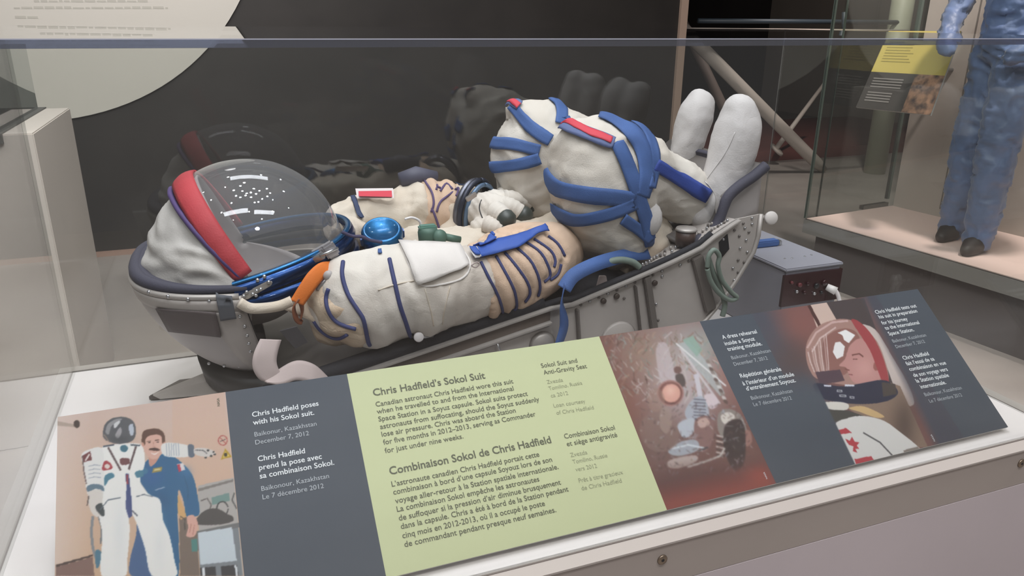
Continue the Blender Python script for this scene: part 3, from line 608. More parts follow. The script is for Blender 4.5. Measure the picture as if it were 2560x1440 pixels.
def paint_mid(U, V):                     # crew in a cramped capsule mock-up
    P = Pic(U, V, '74524c'); R = P.rs
    P.blob(1700, 910, 120, 'b9a9a8', .95, 130); P.blob(1610, 880, 70, '9a8272', .7, 60); P.blob(1760, 860, 60, '9db0ab', .6, 50); P.blob(1560, 1010, 60, '8a5a4c', .6, 90)
    P.blob(1720, 980, 70, 'c5b9bd', .6, 70); P.blob(1840, 880, 50, 'a06a62', .7, 110); P.blob(1640, 1120, 90, '6f5b58', .5, 60)
    for k in range(330):                 # cables and racks in the upper part
        x = R.uniform(1510, 1790); y = R.uniform(825, 985); a = R.uniform(-.9, .9)+math.pi/2; l = R.uniform(5, 30)
        c = ['7a6a58', 'cfc8c2', '9aa8a4', '5a4238', 'b79a84', 'd8d4d4', '6e8a84', '8a5b4c'][R.randint(8)]
        P.p(line([(x, y), (x+l*.5*math.cos(a)+R.uniform(-6, 6), y+l*.5*math.sin(a)), (x+l*math.cos(a), y+l*math.sin(a))], R.uniform(1, 3.6)), c, .55)
    P.p([(1692, 860), (1720, 850), (1792, 935), (1812, 985), (1800, 990), (1740, 920)], 'b4bcbc', .75); P.p([(1706, 850), (1732, 838), (1755, 875), (1742, 892)], '93b0a2', .8)
    P.p(line([(1690, 858), (1815, 965)], 4), 'e2dedf'); P.p(line([(1700, 870), (1800, 1010)], 6), 'd4ccd0', .8)
    for k in range(12): P.p(ell(1770+k*4, 905+k*9, 7, 4, .8), ['8d7f78', 'd6d0ce', '5e4a44'][k % 3], .8)
    P.p(ell(1694, 925, 10, 9), '7a5d58'); P.p(sm([(1640, 870), (1668, 862), (1690, 960), (1672, 985), (1650, 950)]), 'c9bcc0', .7)
    P.p(line([(1740, 935), (1748, 975), (1752, 1000)], 12), 'd0cad2'); P.p(sm([(1760, 990), (1784, 985), (1796, 1010), (1776, 1022)]), 'd6c6cb'); P.p(sm([(1688, 940), (1706, 935), (1714, 960), (1700, 968)]), '5f5350')
    P.p(ell(1676, 983, 34, 33), 'a9807a'); P.p(ell(1676, 983, 30, 29), '7e544e'); P.p(ell(1678, 983, 23, 23), 'dba596'); P.blob(1676, 976, 14, 'eec0b0', .8)
    # three figures, striped sleeves
    P.p(sm([(1730, 1000), (1752, 990), (1768, 1010), (1772, 1045), (1750, 1060), (1722, 1052), (1712, 1030)]), 'aeb4bf', .9)
    for k in range(7): P.p(line([(1734, 998+k*8), (1765, 1000+k*8)], 2.4), '5d5a66')
    P.p(sm([(1695, 1060), (1730, 1045), (1745, 1060), (1725, 1090), (1705, 1092)]), 'b9bdc6'); P.p(sm([(1740, 1048), (1770, 1040), (1784, 1064), (1778, 1110), (1760, 1130), (1742, 1120), (1735, 1080)]), '8a6a66')
    P.p(sm([(1744, 1052), (1764, 1044), (1774, 1060), (1752, 1070)]), 'c3a59c'); P.p(sm([(1796, 1035), (1820, 1022), (1850, 1035), (1864, 1065), (1872, 1100), (1850, 1130), (1815, 1105), (1795, 1075)]), '8f857f')
    P.p(sm([(1802, 1040), (1822, 1030), (1838, 1044), (1812, 1060)]), 'd5ccc4'); P.p(sm([(1858, 1082), (1874, 1076), (1880, 1104), (1864, 1116)]), '9c746c')
    for k in range(8): P.p(line([(1790, 1088+k*7), (1806, 1092+k*7), (1822, 1088+k*7)], 3.4), ['cabfb8', '4c403e'][k % 2])
    P.p(sm([(1815, 1060), (1858, 1055), (1862, 1150), (1835, 1176), (1810, 1120)]), '3c302f', .9)
    P.p(sm([(1670, 1130), (1700, 1105), (1740, 1100), (1745, 1125), (1700, 1140)]), 'aab0ba', .9); P.p(line([(1680, 1122), (1720, 1112), (1760, 1120)], 4), 'd3d8df'); P.p(sm([(1675, 1150), (1735, 1138), (1742, 1152), (1700, 1170), (1672, 1168)]), 'b6a49e')
    P.p(line([(1718, 1168), (1760, 1155), (1800, 1140), (1812, 1120)], 5), 'c6beb8'); P.p(line([(1745, 1128), (1770, 1118)], 4), '4a4448')
    P.p(sm([(1600, 1060), (1650, 1020), (1690, 1060), (1694, 1110), (1650, 1130), (1612, 1110)]), '8b736b', .55); P.p(ell(1640, 1000, 22, 30), 'a08276', .5); P.p(ell(1664, 1050, 16, 34), 'a79288', .55)
    for k in range(260):
        x = R.uniform(1600, 1880); y = R.uniform(1000, 1180); a = R.uniform(0, 3.14); l = R.uniform(3, 15)
        P.p(line([(x, y), (x+l*math.cos(a), y+l*math.sin(a))], R.uniform(1.2, 3.5)), ['5a4644', 'c6c3c6', '8d7d7a', '3e3233', 'a9adb8', '6a5652'][R.randint(6)], .5)
    P.grad(((V-1150)+(U-1700)*.10)/70, '5b3d3b'); P.grad(((V-1205)+(U-1660)*.22)/40*.7, '8c4a42'); P.blob(1900, 1190, 34, '9a4d42', .8, 26)
    P.grad((U-(1805+(V-880)*.36))/34*.8, '7a4540'); P.grad((1545+(V-860)*.33-U)/50*.6, '7d5245')
    P.grad((U-(1800+(V-870)*.36))/70*.55, '4f525c')
    P.I += R.normal(0, .012, P.I.shape); return P.I
picture(.644, .872, 240, 350, paint_mid, 'photo_print', 'photo of a crew crammed inside a capsule', soft=7)

def paint_right(U, V):                   # man in profile in a clear helmet
    P = Pic(U, V, '4d4f5a'); x_at = lambda a, b, v0=750, v1=1120: a+(V-v0)*(b-a)/(v1-v0)
    f = np.clip((U-x_at(1905, 2010, 780, 950))/70, 0, 1)*np.clip((x_at(1120, 1120)-V+160)/120, 0, 1); P.grad(f*.9, '7d5550')
    P.blob(2010, 810, 60, '8a5a54', .8, 60); P.blob(1985, 900, 60, '5a4542', .7, 50)
    P.p([(2022, 762), (2066, 755), (2100, 800), (2128, 870), (2060, 870)], 'd2b8ac'); P.p([(2018, 764), (2026, 762), (2062, 830), (2054, 832)], '4f302c')
    P.p([(2066, 755), (2160, 744), (2200, 850), (2250, 960), (2310, 1118), (2220, 1118), (2150, 900)], '4a4041')
    P.p(sm([(2140, 815), (2186, 822), (2230, 890), (2270, 960), (2285, 1010), (2250, 1000), (2200, 880)]), 'c9bbb6')
    P.p([(2180, 940), (2250, 965), (2320, 1118), (2220, 1118), (2150, 1040), (2100, 1010)], '8d7667'); P.blob(2260, 1060, 30, '574842', .8, 70)
    # visor
    P.p(sm([(2014, 880), (2022, 845), (2046, 815), (2084, 800), (2118, 798), (2150, 812), (2190, 850), (2212, 900), (2222, 950), (2200, 970), (2130, 965), (2050, 950), (2024, 925)]), 'a8837a')
    P.p(sm([(2060, 850), (2100, 822), (2140, 830), (2150, 870), (2120, 930), (2080, 940), (2058, 900)]), '8a5c55', .8)
    for k in range(10):
        P.p(line([(2020+k*5, 880-k*5), (2026+k*5, 905), (2036+k*4, 930)], 2.6), ['e5d5d2', '8a6a66', 'cdb4b0'][k % 3], .7)
    P.p(line([(2018, 870), (2040, 832), (2080, 806), (2120, 802)], 5), 'd6b6b2', .8); P.p(line([(2030, 880), (2050, 846), (2090, 818)], 4), 'e3ccc8', .7)
    P.p([(2094, 832), (2114, 824), (2138, 838), (2122, 858), (2110, 850), (2106, 838)], 'f0eeee'); P.p([(2088, 856), (2100, 854), (2112, 866), (2108, 890), (2092, 898), (2082, 880)], 'ece9e9')
    # face in profile
    P.p(sm([(2126, 862), (2150, 846), (2180, 862), (2200, 900), (2206, 940), (2180, 955), (2140, 958), (2126, 945), (2120, 930), (2114, 918), (2098, 914), (2112, 898), (2118, 880)]), 'c08d88')
    P.blob(2160, 920, 24, 'd2a09a', .7); P.p(line([(2130, 888), (2148, 884), (2158, 892)], 4), '7a4d48'); P.p(line([(2132, 898), (2144, 898)], 2), '6a403e'); P.p(ell(2190, 916, 7, 11), '9a5f58'); P.p(line([(2112, 922), (2124, 926)], 3), '7c4a48'); P.p(line([(2122, 936), (2132, 937)], 2.5), '874f4e')
    P.p(sm([(2128, 800), (2148, 804), (2180, 838), (2206, 890), (2222, 950), (2212, 968), (2196, 930), (2176, 878), (2150, 836)]), 'a04448')
    P.p([(2038, 930), (2100, 924), (2112, 952), (2050, 962)], '54404a')
    # neck ring
    P.p(sm([(2038, 958), (2110, 966), (2200, 950), (2232, 962), (2244, 985), (2210, 1005), (2140, 1010), (2068, 1000), (2042, 984)]), '2c2e42'); P.p([(2204, 955), (2238, 960), (2242, 985), (2208, 992)], '4a423e')
    P.p([(2060, 962), (2078, 963), (2078, 967), (2060, 966)], 'd9dae6'); P.p([(2112, 961), (2136, 962), (2136, 966), (2112, 966)], 'd9dae6')
    for x, y, w in ((2092, 974, 14), (2098, 986, 18), (2124, 990, 12)): P.p([(x, y), (x+w, y+1), (x+w, y+7), (x, y+6)], 'a8a9b0'); P.p([(x+3, y+2), (x+w-3, y+3), (x+w-3, y+5), (x+3, y+4)], '3c3d48')
    # shoulder
    P.p(sm([(2056, 1008), (2090, 1004), (2120, 1010), (2115, 1025), (2070, 1022)]), 'd9d4cc'); P.p(sm([(2122, 1020), (2160, 1016), (2210, 1040), (2190, 1044), (2150, 1030)]), 'd0b080'); P.p([(2064, 1024), (2120, 1026), (2160, 1040), (2100, 1056), (2078, 1052)], '4c4a46')
    P.p(sm([(2088, 1062), (2120, 1045), (2160, 1040), (2210, 1052), (2250, 1080), (2290, 1112), (2296, 1124), (2250, 1134), (2190, 1150), (2140, 1165), (2110, 1110)]), 'dcd9d6')
    P.p(line([(2158, 1082), (2200, 1106), (2232, 1140)], 3.5), '5c5a5c'); P.p([(2258, 1126), (2294, 1116), (2300, 1124), (2262, 1134)], '8a8078')
    P.p([(2095, 1075), (2115, 1070), (2130, 1082), (2100, 1086)], 'b8434c')
    leaf = [(2112, 1096), (2124, 1102), (2130, 1092), (2136, 1104), (2148, 1106), (2142, 1114), (2148, 1122), (2138, 1122), (2144, 1132), (2132, 1128), (2134, 1116), (2122, 1112)]
    P.p(leaf, 'b8434c'); P.p([(2136, 1148), (2178, 1140), (2186, 1152), (2142, 1166)], 'b8434c')
    sl = np.clip((x_at(1950, 2140, 770, 1165)-U)/3+.5, 0, 1)*np.clip((V-930)/60, 0, 1); P.grad(sl, '4d545e')
    P.grad(np.clip((U-x_at(2150, 2330, 750, 1118))/26, 0, 1), '4b4c57')
    P.I += P.rs.normal(0, .007, P.I.shape); return P.I
picture(1.0, 1.335, 330, 340, paint_right, 'photo_print', 'photo of a man in profile inside a clear helmet')

# --- lettering
def text_mesh(s, bold):
    c = bpy.data.curves.new('t', 'FONT'); c.body = s; c.size = 1; c.offset = bold; c.resolution_u = 3
    o = bpy.data.objects.new('t', c); COL.objects.link(o); dg = bpy.context.evaluated_depsgraph_get(); dg.update()
    me = bpy.data.meshes.new_from_object(o.evaluated_get(dg)); bpy.data.objects.remove(o)
    V = [v.co.copy() for v in me.vertices]; Fc = [tuple(p.vertices) for p in me.polygons]; return V, Fc
def letters(lines, name, m, bold=0.0, size=None, label=None, h=.0006):
    mb = MB(); sizes = []; data = []
    for s, (u0, v0), (u1, v1) in lines:
        V, Fc = text_mesh(s, bold); x0 = min(v.x for v in V); x1 = max(v.x for v in V)
        a = Vector(to_st(u0, v0)); b = Vector(to_st(u1, v1)); sc = (b-a).length/(x1-x0); sizes.append(sc); data.append((V, Fc, a, b, sc, x0))
    med = sorted(sizes)[len(sizes)//2]
    for V, Fc, a, b, sc, x0 in data:
        d = (b-a).normalized(); n = Vector((-d.y, d.x)); sy = size or med
        mb.add([PP(*(a+d*((v.x-x0)*sc)+n*(v.y*sy)), h) for v in V], Fc)
    o = mb.build(name, m, ip, fixn=False)
    if label: o['label'] = label
    if len(lines) > 1: o['kind'] = 'stuff'
    return o
letters([("Chris Hadfield’s Sokol Suit", (934, 990), (1214, 946))], 'lettering', M_TEXTD, .016, label='bold English title')
letters([("Combinaison Sokol de Chris Hadfield", (975, 1187), (1379, 1107))], 'lettering', M_TEXTD, .016, label='bold French title')
letters([("Canadian astronaut Chris Hadfield wore this suit", (940, 1017), (1284, 958)), ("when he travelled to and from the International", (943, 1035), (1285, 976)),
 ("Space Station in a Soyuz capsule. Sokol suits protect", (947, 1054), (1320, 989)), ("astronauts from suffocating, should the Soyuz suddenly", (951, 1073), (1349, 1003)),
 ("lose air pressure. Chris was aboard the Station", (955, 1092), (1290, 1031)), ("for five months in 2012–2013, serving as Commander", (959, 1112), (1340, 1040)), ("for just under nine weeks.", (963, 1133), (1159, 1096))], 'lettering', M_TEXTD, .008, label='English paragraph')
letters([("L’astronaute canadien Chris Hadfield portait cette", (980, 1217), (1349, 1141)), ("combinaison à bord d’une capsule Soyouz lors de son", (984, 1237), (1381, 1154)),
 ("voyage aller-retour à la Station spatiale internationale.", (989, 1259), (1397, 1172)), ("La combinaison Sokol empêche les astronautes", (993, 1280), (1349, 1203)),
 ("de suffoquer si la pression d’air diminue brusquement", (998, 1302), (1403, 1211)), ("dans la capsule. Chris a été à bord de la Station pendant", (1003, 1323), (1422, 1228)),
 ("cinq mois en 2012-2013, où il a occupé le poste", (1007, 1346), (1363, 1264)), ("de commandant pendant presque neuf semaines.", (1012, 1368), (1391, 1280))], 'lettering', M_TEXTD, .008, label='French paragraph')
letters([("Sokol Suit and", (1354, 920), (1444, 906)), ("Anti-Gravity Seat", (1360, 937), (1468, 920)), ("Combinaison Sokol", (1412, 1097), (1538, 1074)), ("et siège antigravité", (1418, 1116), (1544, 1092))], 'lettering', M_TEXTD, .006, label='side captions in dark ink')
letters([("Zvezda", (1368, 960), (1408, 954)), ("Tomilino, Russia", (1373, 976), (1456, 961)), ("ca 2012", (1378, 994), (1421, 987)), ("Loan courtesy", (1385, 1019), (1464, 1007)), ("of Chris Hadfield", (1392, 1037), (1485, 1023)),
 ("Zvezda", (1427, 1143), (1469, 1135)), ("Tomilino, Russie", (1433, 1160), (1519, 1143)), ("vers 2012", (1440, 1179), (1493, 1169)), ("Prêt à titre gracieux", (1448, 1207), (1558, 1185)), ("de Chris Hadfield", (1455, 1226), (1555, 1206))], 'lettering', M_TEXTG, -.002, label='side captions in thin grey ink')
letters([("Chris Hadfield poses", (631, 1043), (797, 1014)), ("with his Sokol suit.", (633, 1063), (786, 1037)), ("Chris Hadfield", (645, 1154), (763, 1133)), ("prend la pose avec", (648, 1176), (805, 1147)), ("sa combinaison Sokol.", (650, 1197), (836, 1162)),
 ("A dress rehearsal", (1807, 848), (1893, 833)), ("inside a Soyuz", (1813, 864), (1888, 851)), ("training module.", (1820, 878), (1906, 863)), ("Répétition générale", (1852, 945), (1954, 927)), ("à l’intérieur d’un module", (1858, 964), (1986, 940)), ("d’entraînement Soyouz.", (1867, 977), (1990, 955)),
 ("Chris Hadfield tests out", (2190, 785), (2292, 768)), ("his suit in preparation", (2199, 797), (2294, 781)), ("for his journey", (2206, 812), (2270, 801)), ("to the International", (2214, 825), (2299, 810)), ("Space Station.", (2223, 839), (2286, 828)),
 ("Chris Hadfield", (2259, 900), (2323, 888)), ("fait l’essai de sa", (2267, 914), (2337, 901)), ("combinaison en vue", (2275, 928), (2366, 911)), ("de son voyage vers", (2285, 943), (2370, 927)), ("la Station spatiale", (2292, 957), (2373, 942)), ("internationale.", (2303, 972), (2366, 960))], 'lettering', M_TEXTW, .012, label='bold white captions')
letters([("Baikonur, Kazakhstan", (637, 1092), (792, 1064)), ("December 7, 2012", (639, 1112), (773, 1088)), ("Baïkonour, Kazakhstan", (654, 1228), (823, 1195)), ("Le 7 décembre 2012", (657, 1249), (810, 1220)),
 ("Baikonur, Kazakhstan", (1830, 899), (1927, 880)), ("December 7, 2012", (1836, 915), (1920, 899)), ("Baïkonour, Kazakhstan", (1879, 1000), (1982, 981)), ("Le 7 décembre 2012", (1885, 1016), (1980, 999)),
 ("Baikonur, Kazakhstan", (2233, 857), (2316, 841)), ("December 7, 2012", (2241, 871), (2313, 857)), ("Baïkonour, Kazakhstan", (2313, 991), (2405, 973)), ("Le 7 décembre 2012", (2325, 1007), (2406, 991))], 'lettering', M_TEXTL, .0, label='thin pale captions')
letters([("NASA", (550, 1015), (548, 995))], 'credit_line', M_TEXTD, .0, label='tiny dark credit on the left photo')
letters([("NASA", (1919, 1197), (1911, 1180))], 'credit_line', M_TEXTW, .0, label='tiny white credit on the capsule photo')
letters([("NASA", (2338, 1103), (2329, 1086))], 'credit_line', M_TEXTW, .0, label='tiny white credit on the right photo')
# ================================================================== moulded seat
seat = empty('spacecraft_seat', (.45, 1.6, ZD), 'moulded metal couch with dark padding, riveted side plates and a raised footrest', 'seat')
YN, YR = 1.36, 1.83
# head shell: rounded tub lofted from a flat rim down to a small foot
def shell_pt(a, k, grow=1.0):           # a: angle round the rim, k: 0 rim .. 1 bottom
    cx, cy = .02-.02*k, 1.612; hx, hy = .208, .214
    prof = math.cos(min(k, 1)*math.pi/2)**.62
    c, s = math.cos(a), math.sin(a); e = .72
    x = cx-hx*abs(c)**e*math.copysign(1, c)*(.30+.70*prof)*grow; y = cy+hy*abs(s)**e*math.copysign(1, s)*(.28+.72*prof)*grow
    z = 1.075-.02*max(0, x+.2)/.4-k*.222
    return Vector((x+.06*k, y, z))
NA, NK = 72, 18
def loft(fn, na, nk, ra, rk):
    V = [fn(ra[0]+(ra[1]-ra[0])*i/na, rk[0]+(rk[1]-rk[0])*j/nk) for j in range(nk+1) for i in range(na+1)]
    Fc = [(j*(na+1)+i, j*(na+1)+i+1, (j+1)*(na+1)+i+1, (j+1)*(na+1)+i) for j in range(nk) for i in range(na)]
    return V, Fc
def thick(V, Fc, t, c=None):            # give a sheet thickness along its vertex normals
    me = bpy.data.meshes.new('x'); me.from_pydata([tuple(v) for v in V], [], Fc); me.update()
    o = bpy.data.objects.new('x', me); COL.objects.link(o); md = o.modifiers.new('s', 'SOLIDIFY'); md.thickness = t; md.offset = 0
    dg = bpy.context.evaluated_depsgraph_get(); dg.update(); r = bpy.data.meshes.new_from_object(o.evaluated_get(dg)); bpy.data.objects.remove(o); return r
V, Fc = loft(lambda a, k: shell_pt(a, k), NA, NK, (-1.54, 1.54), (0, .97))
sh = link('head_shell', thick(V, Fc, .006), M_SHELL, seat, True)
BS = bvh_of(sh.data)
def rimline(k, g, r, nm, m, a=(-2.2, 2.2), dz=0, par=None, n=64):
    P = [shell_pt(a[0]+(a[1]-a[0])*i/n, k, g)+Vector((0, 0, dz)) for i in range(n+1)]
    return MB().tube(P, r, 10).build(nm, m, par or seat, True)
rimline(0, 1.0, .006, 'rim', M_ALU, (-1.54, 1.54))
for s_ in (-1.54, 1.54): MB().tube([shell_pt(s_, k) for k in np.linspace(0, .97, 20)], .0045, 8).build('rim', M_ALU, seat, True)
rimline(.0, .955, [.005+.008*math.sin(math.pi*(i+6)/76) for i in range(65)], 'head_padding', M_PADB, (-1.57, 1.57), dz=.012)
rimline(.03, .92, [.005+.011*math.sin(math.pi*(i+6)/76) for i in range(65)], 'head_padding', M_PADB, (-1.57, 1.57), dz=.014)
rimline(.02, .86, .018, 'head_padding', M_PAD, (-1.57, 1.57), dz=-.004)
V, Fc = loft(lambda a, k: shell_pt(a, k, .9), 48, 10, (-1.55, 1.55), (0.02, .9)); link('liner', thick(V, Fc, .004), M_PAD, seat, True)
V, Fc = loft(lambda a, k: shell_pt(a, k, 1.016), 60, 3, (-1.54, 1.54), (.025, .135)); link('rim_band', thick(V, Fc, .0035), M_FRAME, seat, True)
V, Fc = loft(lambda a, k: shell_pt(a, k, 1.018), 3, 24, (-1.54, -1.33), (.13, .93)); link('rim_band', thick(V, Fc, .0035), M_FRAME, seat, True)
V, Fc = loft(lambda a, k: shell_pt(a, k, 1.018), 3, 24, (1.33, 1.54), (.13, .93)); link('rim_band', thick(V, Fc, .0035), M_FRAME, seat, True)
BS = bvh_of(*[c.data for c in seat.children])
def patch_on(bv, poly, name, m, par, lift=.003, n=10, Y=1.45):   # four-cornered patch laid on a surface
    V = []; a, b, c, d = [np.array(p, float) for p in poly]
    for j in range(n+1):
        for i in range(n+1):
            q = (a*(1-i/n)+b*i/n)*(1-j/n)+(d*(1-i/n)+c*i/n)*j/n; h, nr = hit(bv, q[0], q[1], Y); V.append(h+nr*lift)
    Fc = [(j*(n+1)+i, j*(n+1)+i+1, (j+1)*(n+1)+i+1, (j+1)*(n+1)+i) for j in range(n) for i in range(n)]
    return link(name, thick(V, Fc, .002), m, par, True)
patch_on(BS, [(392, 769), (540, 779), (553, 840), (424, 826)], 'dark_patch', M_DPATCH, seat)
patch_on(BS, [(540, 738), (580, 742), (591, 792), (552, 798)], 'webbing_loop', mat('grey_webbing', '53555a', .8), seat, .006)
random.seed(2)
def rivet(bv, u, v, par, r=.0035, m=M_STEEL, Y=1.4, nm='rivet'):
    h, nr = hit(bv, u, v, Y); MB().tube([h-nr*.001, h+nr*r*.5, h+nr*r*.8], [r, r, r*.4], 8).build(nm, m, par, True)
for u, v in [(372, 730), (420, 741), (470, 748), (523, 752), (600, 790), (612, 815), (618, 838), (622, 858), (626, 878)]: rivet(BS, u, v, seat)
# foot of the head shell and sled bracket
MB().tube([(.02, 1.60, .80), (.03, 1.60, .85)], [.105, .125], 32).build('swivel_ring', mat('ring_dark', '34322f', .5), seat, True)
for u, v in [(522, 908), (560, 914), (597, 915)]:
    p = at(u, v, 1.49); MB().disc(p, (0, -1, 0), .003, .003, 8).build('rivet', M_STEEL, seat, True)
sl = MB()
sl.prism([atz(372, 1002, ZD+.001), atz(450, 960, ZD+.001), (.20, 1.72, ZD+.001), (.22, 1.42, ZD+.001), atz(570, 985, ZD+.001)], (0, 0, .012)); sl.build('sled_foot', M_FRAMED, seat, bevel=.002)
MB().prism([at(380, 990, 1.64), at(540, 925, 1.60), at(620, 925, 1.56), at(640, 1000, 1.50), at(560, 985, 1.53), (at(400, 1000, 1.62))], (0, .012, 0)).build('sled_web', M_FRAME, seat, bevel=.002)
MB().prism([at(520, 915, 1.64), at(640, 912, 1.60), at(900, 1000, 1.50), (.2, 1.5, ZD+.01), at(560, 990, 1.60)], (0, .06, 0)).build('sled_block', M_FRAMED, seat, bevel=.003)
RP = [at(u, v, YN) for u, v in ((890, 930), (1400, 757), (1424, 758), (1515, 720), (1615, 679), (1690, 645), (1752, 614), (1796, 576), (1887, 523))]
RX = [-.1, .05]+[q.x for q in RP]+[1.2]; RZ = [.84, .865]+[q.z for q in RP]+[1.16]
# body tub: black cushion bed between two side plates
def railz(x): return float(np.interp(x, RX, RZ))
bed = MB(); NX = 40; NY = 12; V = []
for i in range(NX+1):
    x = .03+(1.0-.03)*i/NX
    for j in range(NY+1):
        f = j/NY; y = YN+.004+(YR-YN-.008)*f; V.append((x, y, railz(x)+.006-.075*math.sin(math.pi*f)**.6))
Fb = [(i*(NY+1)+j, (i+1)*(NY+1)+j, (i+1)*(NY+1)+j+1, i*(NY+1)+j+1) for i in range(NX) for j in range(NY)]
link('bed_padding', thick(V, Fb, .012), M_PAD, seat, True)
MB().tube([Vector((x, YN+.018, railz(x)+.008)) for x in np.linspace(.03, .60, 30)], .018, 10).build('edge_padding', M_PAD, seat, True)
MB().prism([(.05, YN+.003, .80), (.05, YN+.003, .87), (.2, YN+.003, railz(.2)-.01), (.62, YN+.003, railz(.62)-.02), (.62, YN+.003, .80)], (0, YR-YN-.006, 0)).build('underbody', M_FRAMED, seat)
# near and far side plates
edge = [(.08, .84)]+[(x, railz(x)) for x in (.197, .35, .48, .61, .66, .72, .80, .86, .90, .94, .97, 1.0, 1.05, 1.065)]
def P2(u, v, Y=YN): q = at(u, v, Y); return (q.x, q.z)
low = [P2(1903, 535), P2(1896, 590), P2(1884, 630), P2(1862, 672), P2(1838, 705), P2(1797, 762), P2(1770, 797), P2(1745, 815), P2(1600, 905), P2(1300, 980)]+[(.35, .79), (.08, .79)]
for Yp, d in ((YN, .004), (YR, .004)):
    MB().prism([(x, Yp, z) for x, z in edge+low], (0, d, 0)).build('side_plate', M_FRAME, seat)
MB().prism([(x, YN-.012, z) for x, z in edge[1:]]+[(x, YN-.012, z-.006) for x, z in edge[1:][::-1]], (0, .02, 0)).build('rail_flange', M_ALU, seat, bevel=.001)
rl2 = [(x, z-.030-.0*x) for x, z in edge[1:5]]
MB().prism([(x, YN-.016, z) for x, z in rl2]+[(x, YN-.016, z-.006) for x, z in rl2[::-1]], (0, .018, 0)).build('lower_rail', M_ALU, seat, bevel=.001)
MB().prism([(x, YN-.004, z-.004) for x, z in edge[1:5]]+[(x, YN-.004, z) for x, z in rl2[::-1]], (0, .002, 0)).build('rail_web', mat('web_brown', '5c524b', .5), seat)
# stiffeners, rims of the lower edge
def barpx(a, b, w, nm, m, Y=YN, d=.012):
    p, q = at(*a, Y), at(*b, Y); t = (q-p).normalized(); n = Vector((-t.z, 0, t.x))*w/2
    return MB().prism([p-n, q-n, q+n, p+n], (0, -d, 0)).build(nm, m, seat, bevel=.0015)
barpx((1613, 690), (1636, 850), .016, 'stiffener', M_FRAMED)
barpx((1585, 712), (1600, 850), .004, 'seam_strip', M_FRAMED)
barpx((1738, 640), (1772, 772), .027, 'stiffener', M_FRAMED)
barpx((1440, 770), (1448, 900), .006, 'seam_strip', M_FRAMED)
for pts in ([(1903, 535), (1896, 590), (1884, 630), (1838, 705), (1797, 762), (1765, 800), (1700, 850)],):
    MB().tube([at(u, v, YN-.004) for u, v in pts], .005, 8).build('edge_bead', M_ALU, seat, True)
MB().prism([at(u, v, YN-.001) for u, v in ((1797, 605), (1818, 585), (1822, 622), (1800, 648))], (0, -.002, 0)).build('slot', M_BLACK, seat)
# round embossed hub and cover plates
p = at(1545, 850, YN); MB().tube([p+Vector((0, -.001, 0)), p+Vector((0, -.006, 0))], [.045, .040], 28).build('hub', M_FRAME, seat, True)
p = at(1355, 860, YN); MB().tube([p+Vector((0, -.001, 0)), p+Vector((0, -.010, 0))], [.030, .022], 28).build('hub', M_ALU, seat, True)
MB().tube([at(1240, 852, YN-.01), at(1252, 880, YN-.02)], .0022, 8).build('pin', M_STEEL, seat, True)
# rivets along the plate edges
rv = [(1452+i*22.5, 762-i*9.4) for i in range(10)]+[(1700, 662), (1722, 652), (1750, 640), (1776, 625), (1808, 598), (1836, 575), (1858, 558), (1880, 545)]+[(1640, 760), (1645, 800), (1625, 720), (1592, 740), (1598, 790), (1604, 830),
      (1865, 600), (1872, 580), (1880, 560), (1868, 630), (1860, 655), (1845, 680), (1850, 620), (1832, 670), (1835, 700), (1845, 650), (1862, 570), (1848, 590), (1655, 690), (1655, 830), (1560, 745), (1540, 742), (1508, 750)]
for u, v in rv:
    p = at(u, v, YN-.001); MB().tube([p, p+Vector((0, -.002, 0)), p+Vector((0, -.003, 0))], [.0032, .0032, .0015], 8).build('rivet', M_FRAMED if (u*7) % 3 < 1.5 else M_STEEL, seat, True)
for u, v in [(1541, 740), (1508, 752), (1636, 707)]:
    p = at(u, v, YN-.002); MB().disc(p, (0, -1, 0), .0065, .005, 14).build('bolt', mat('bolt_brown', '4d433d', .5, metal=.4), seat, True)
# riveted shelf inside the plate near the feet, knob and block on it
tp = [Vector((x, YN+.002, railz(x)-.001)) for x in (.90, .96, 1.02, 1.06)]
sf = MB(); V = []
for x in np.linspace(.84, 1.065, 14):
    for f in np.linspace(0, 1, 8): V.append((x, YN+.004+.10*f, railz(x)-.004-.01*f))
link('riveted_shelf', thick(V, [(i*8+j, (i+1)*8+j, (i+1)*8+j+1, i*8+j+1) for i in range(13) for j in range(7)], .004), M_FRAME, seat)
random.seed(8)
for i in range(26):
    x = .85+.20*(i/25); 
    for y in (YN+.018, YN+.034+.02*random.random()):
        MB().tube([(x, y, railz(x)-.004), (x, y, railz(x)+.001), (x, y, railz(x)+.003)], [.003, .003, .0015], 8).build('rivet', random.choice([M_STEEL, M_ALU, M_FRAMED]), seat, True)
kb = at(1712, 612, 1.400)
MB().tube([kb, kb+Vector((0, 0, .035))], [.021, .023], 20).build('knob', mat('knob_brown', '4a3a33', .4), seat, True)
MB().tube([kb+Vector((0, 0, .034)), kb+Vector((0, 0, .040))], [.025, .022], 20).build('knob_cap', M_ALU, seat, True)
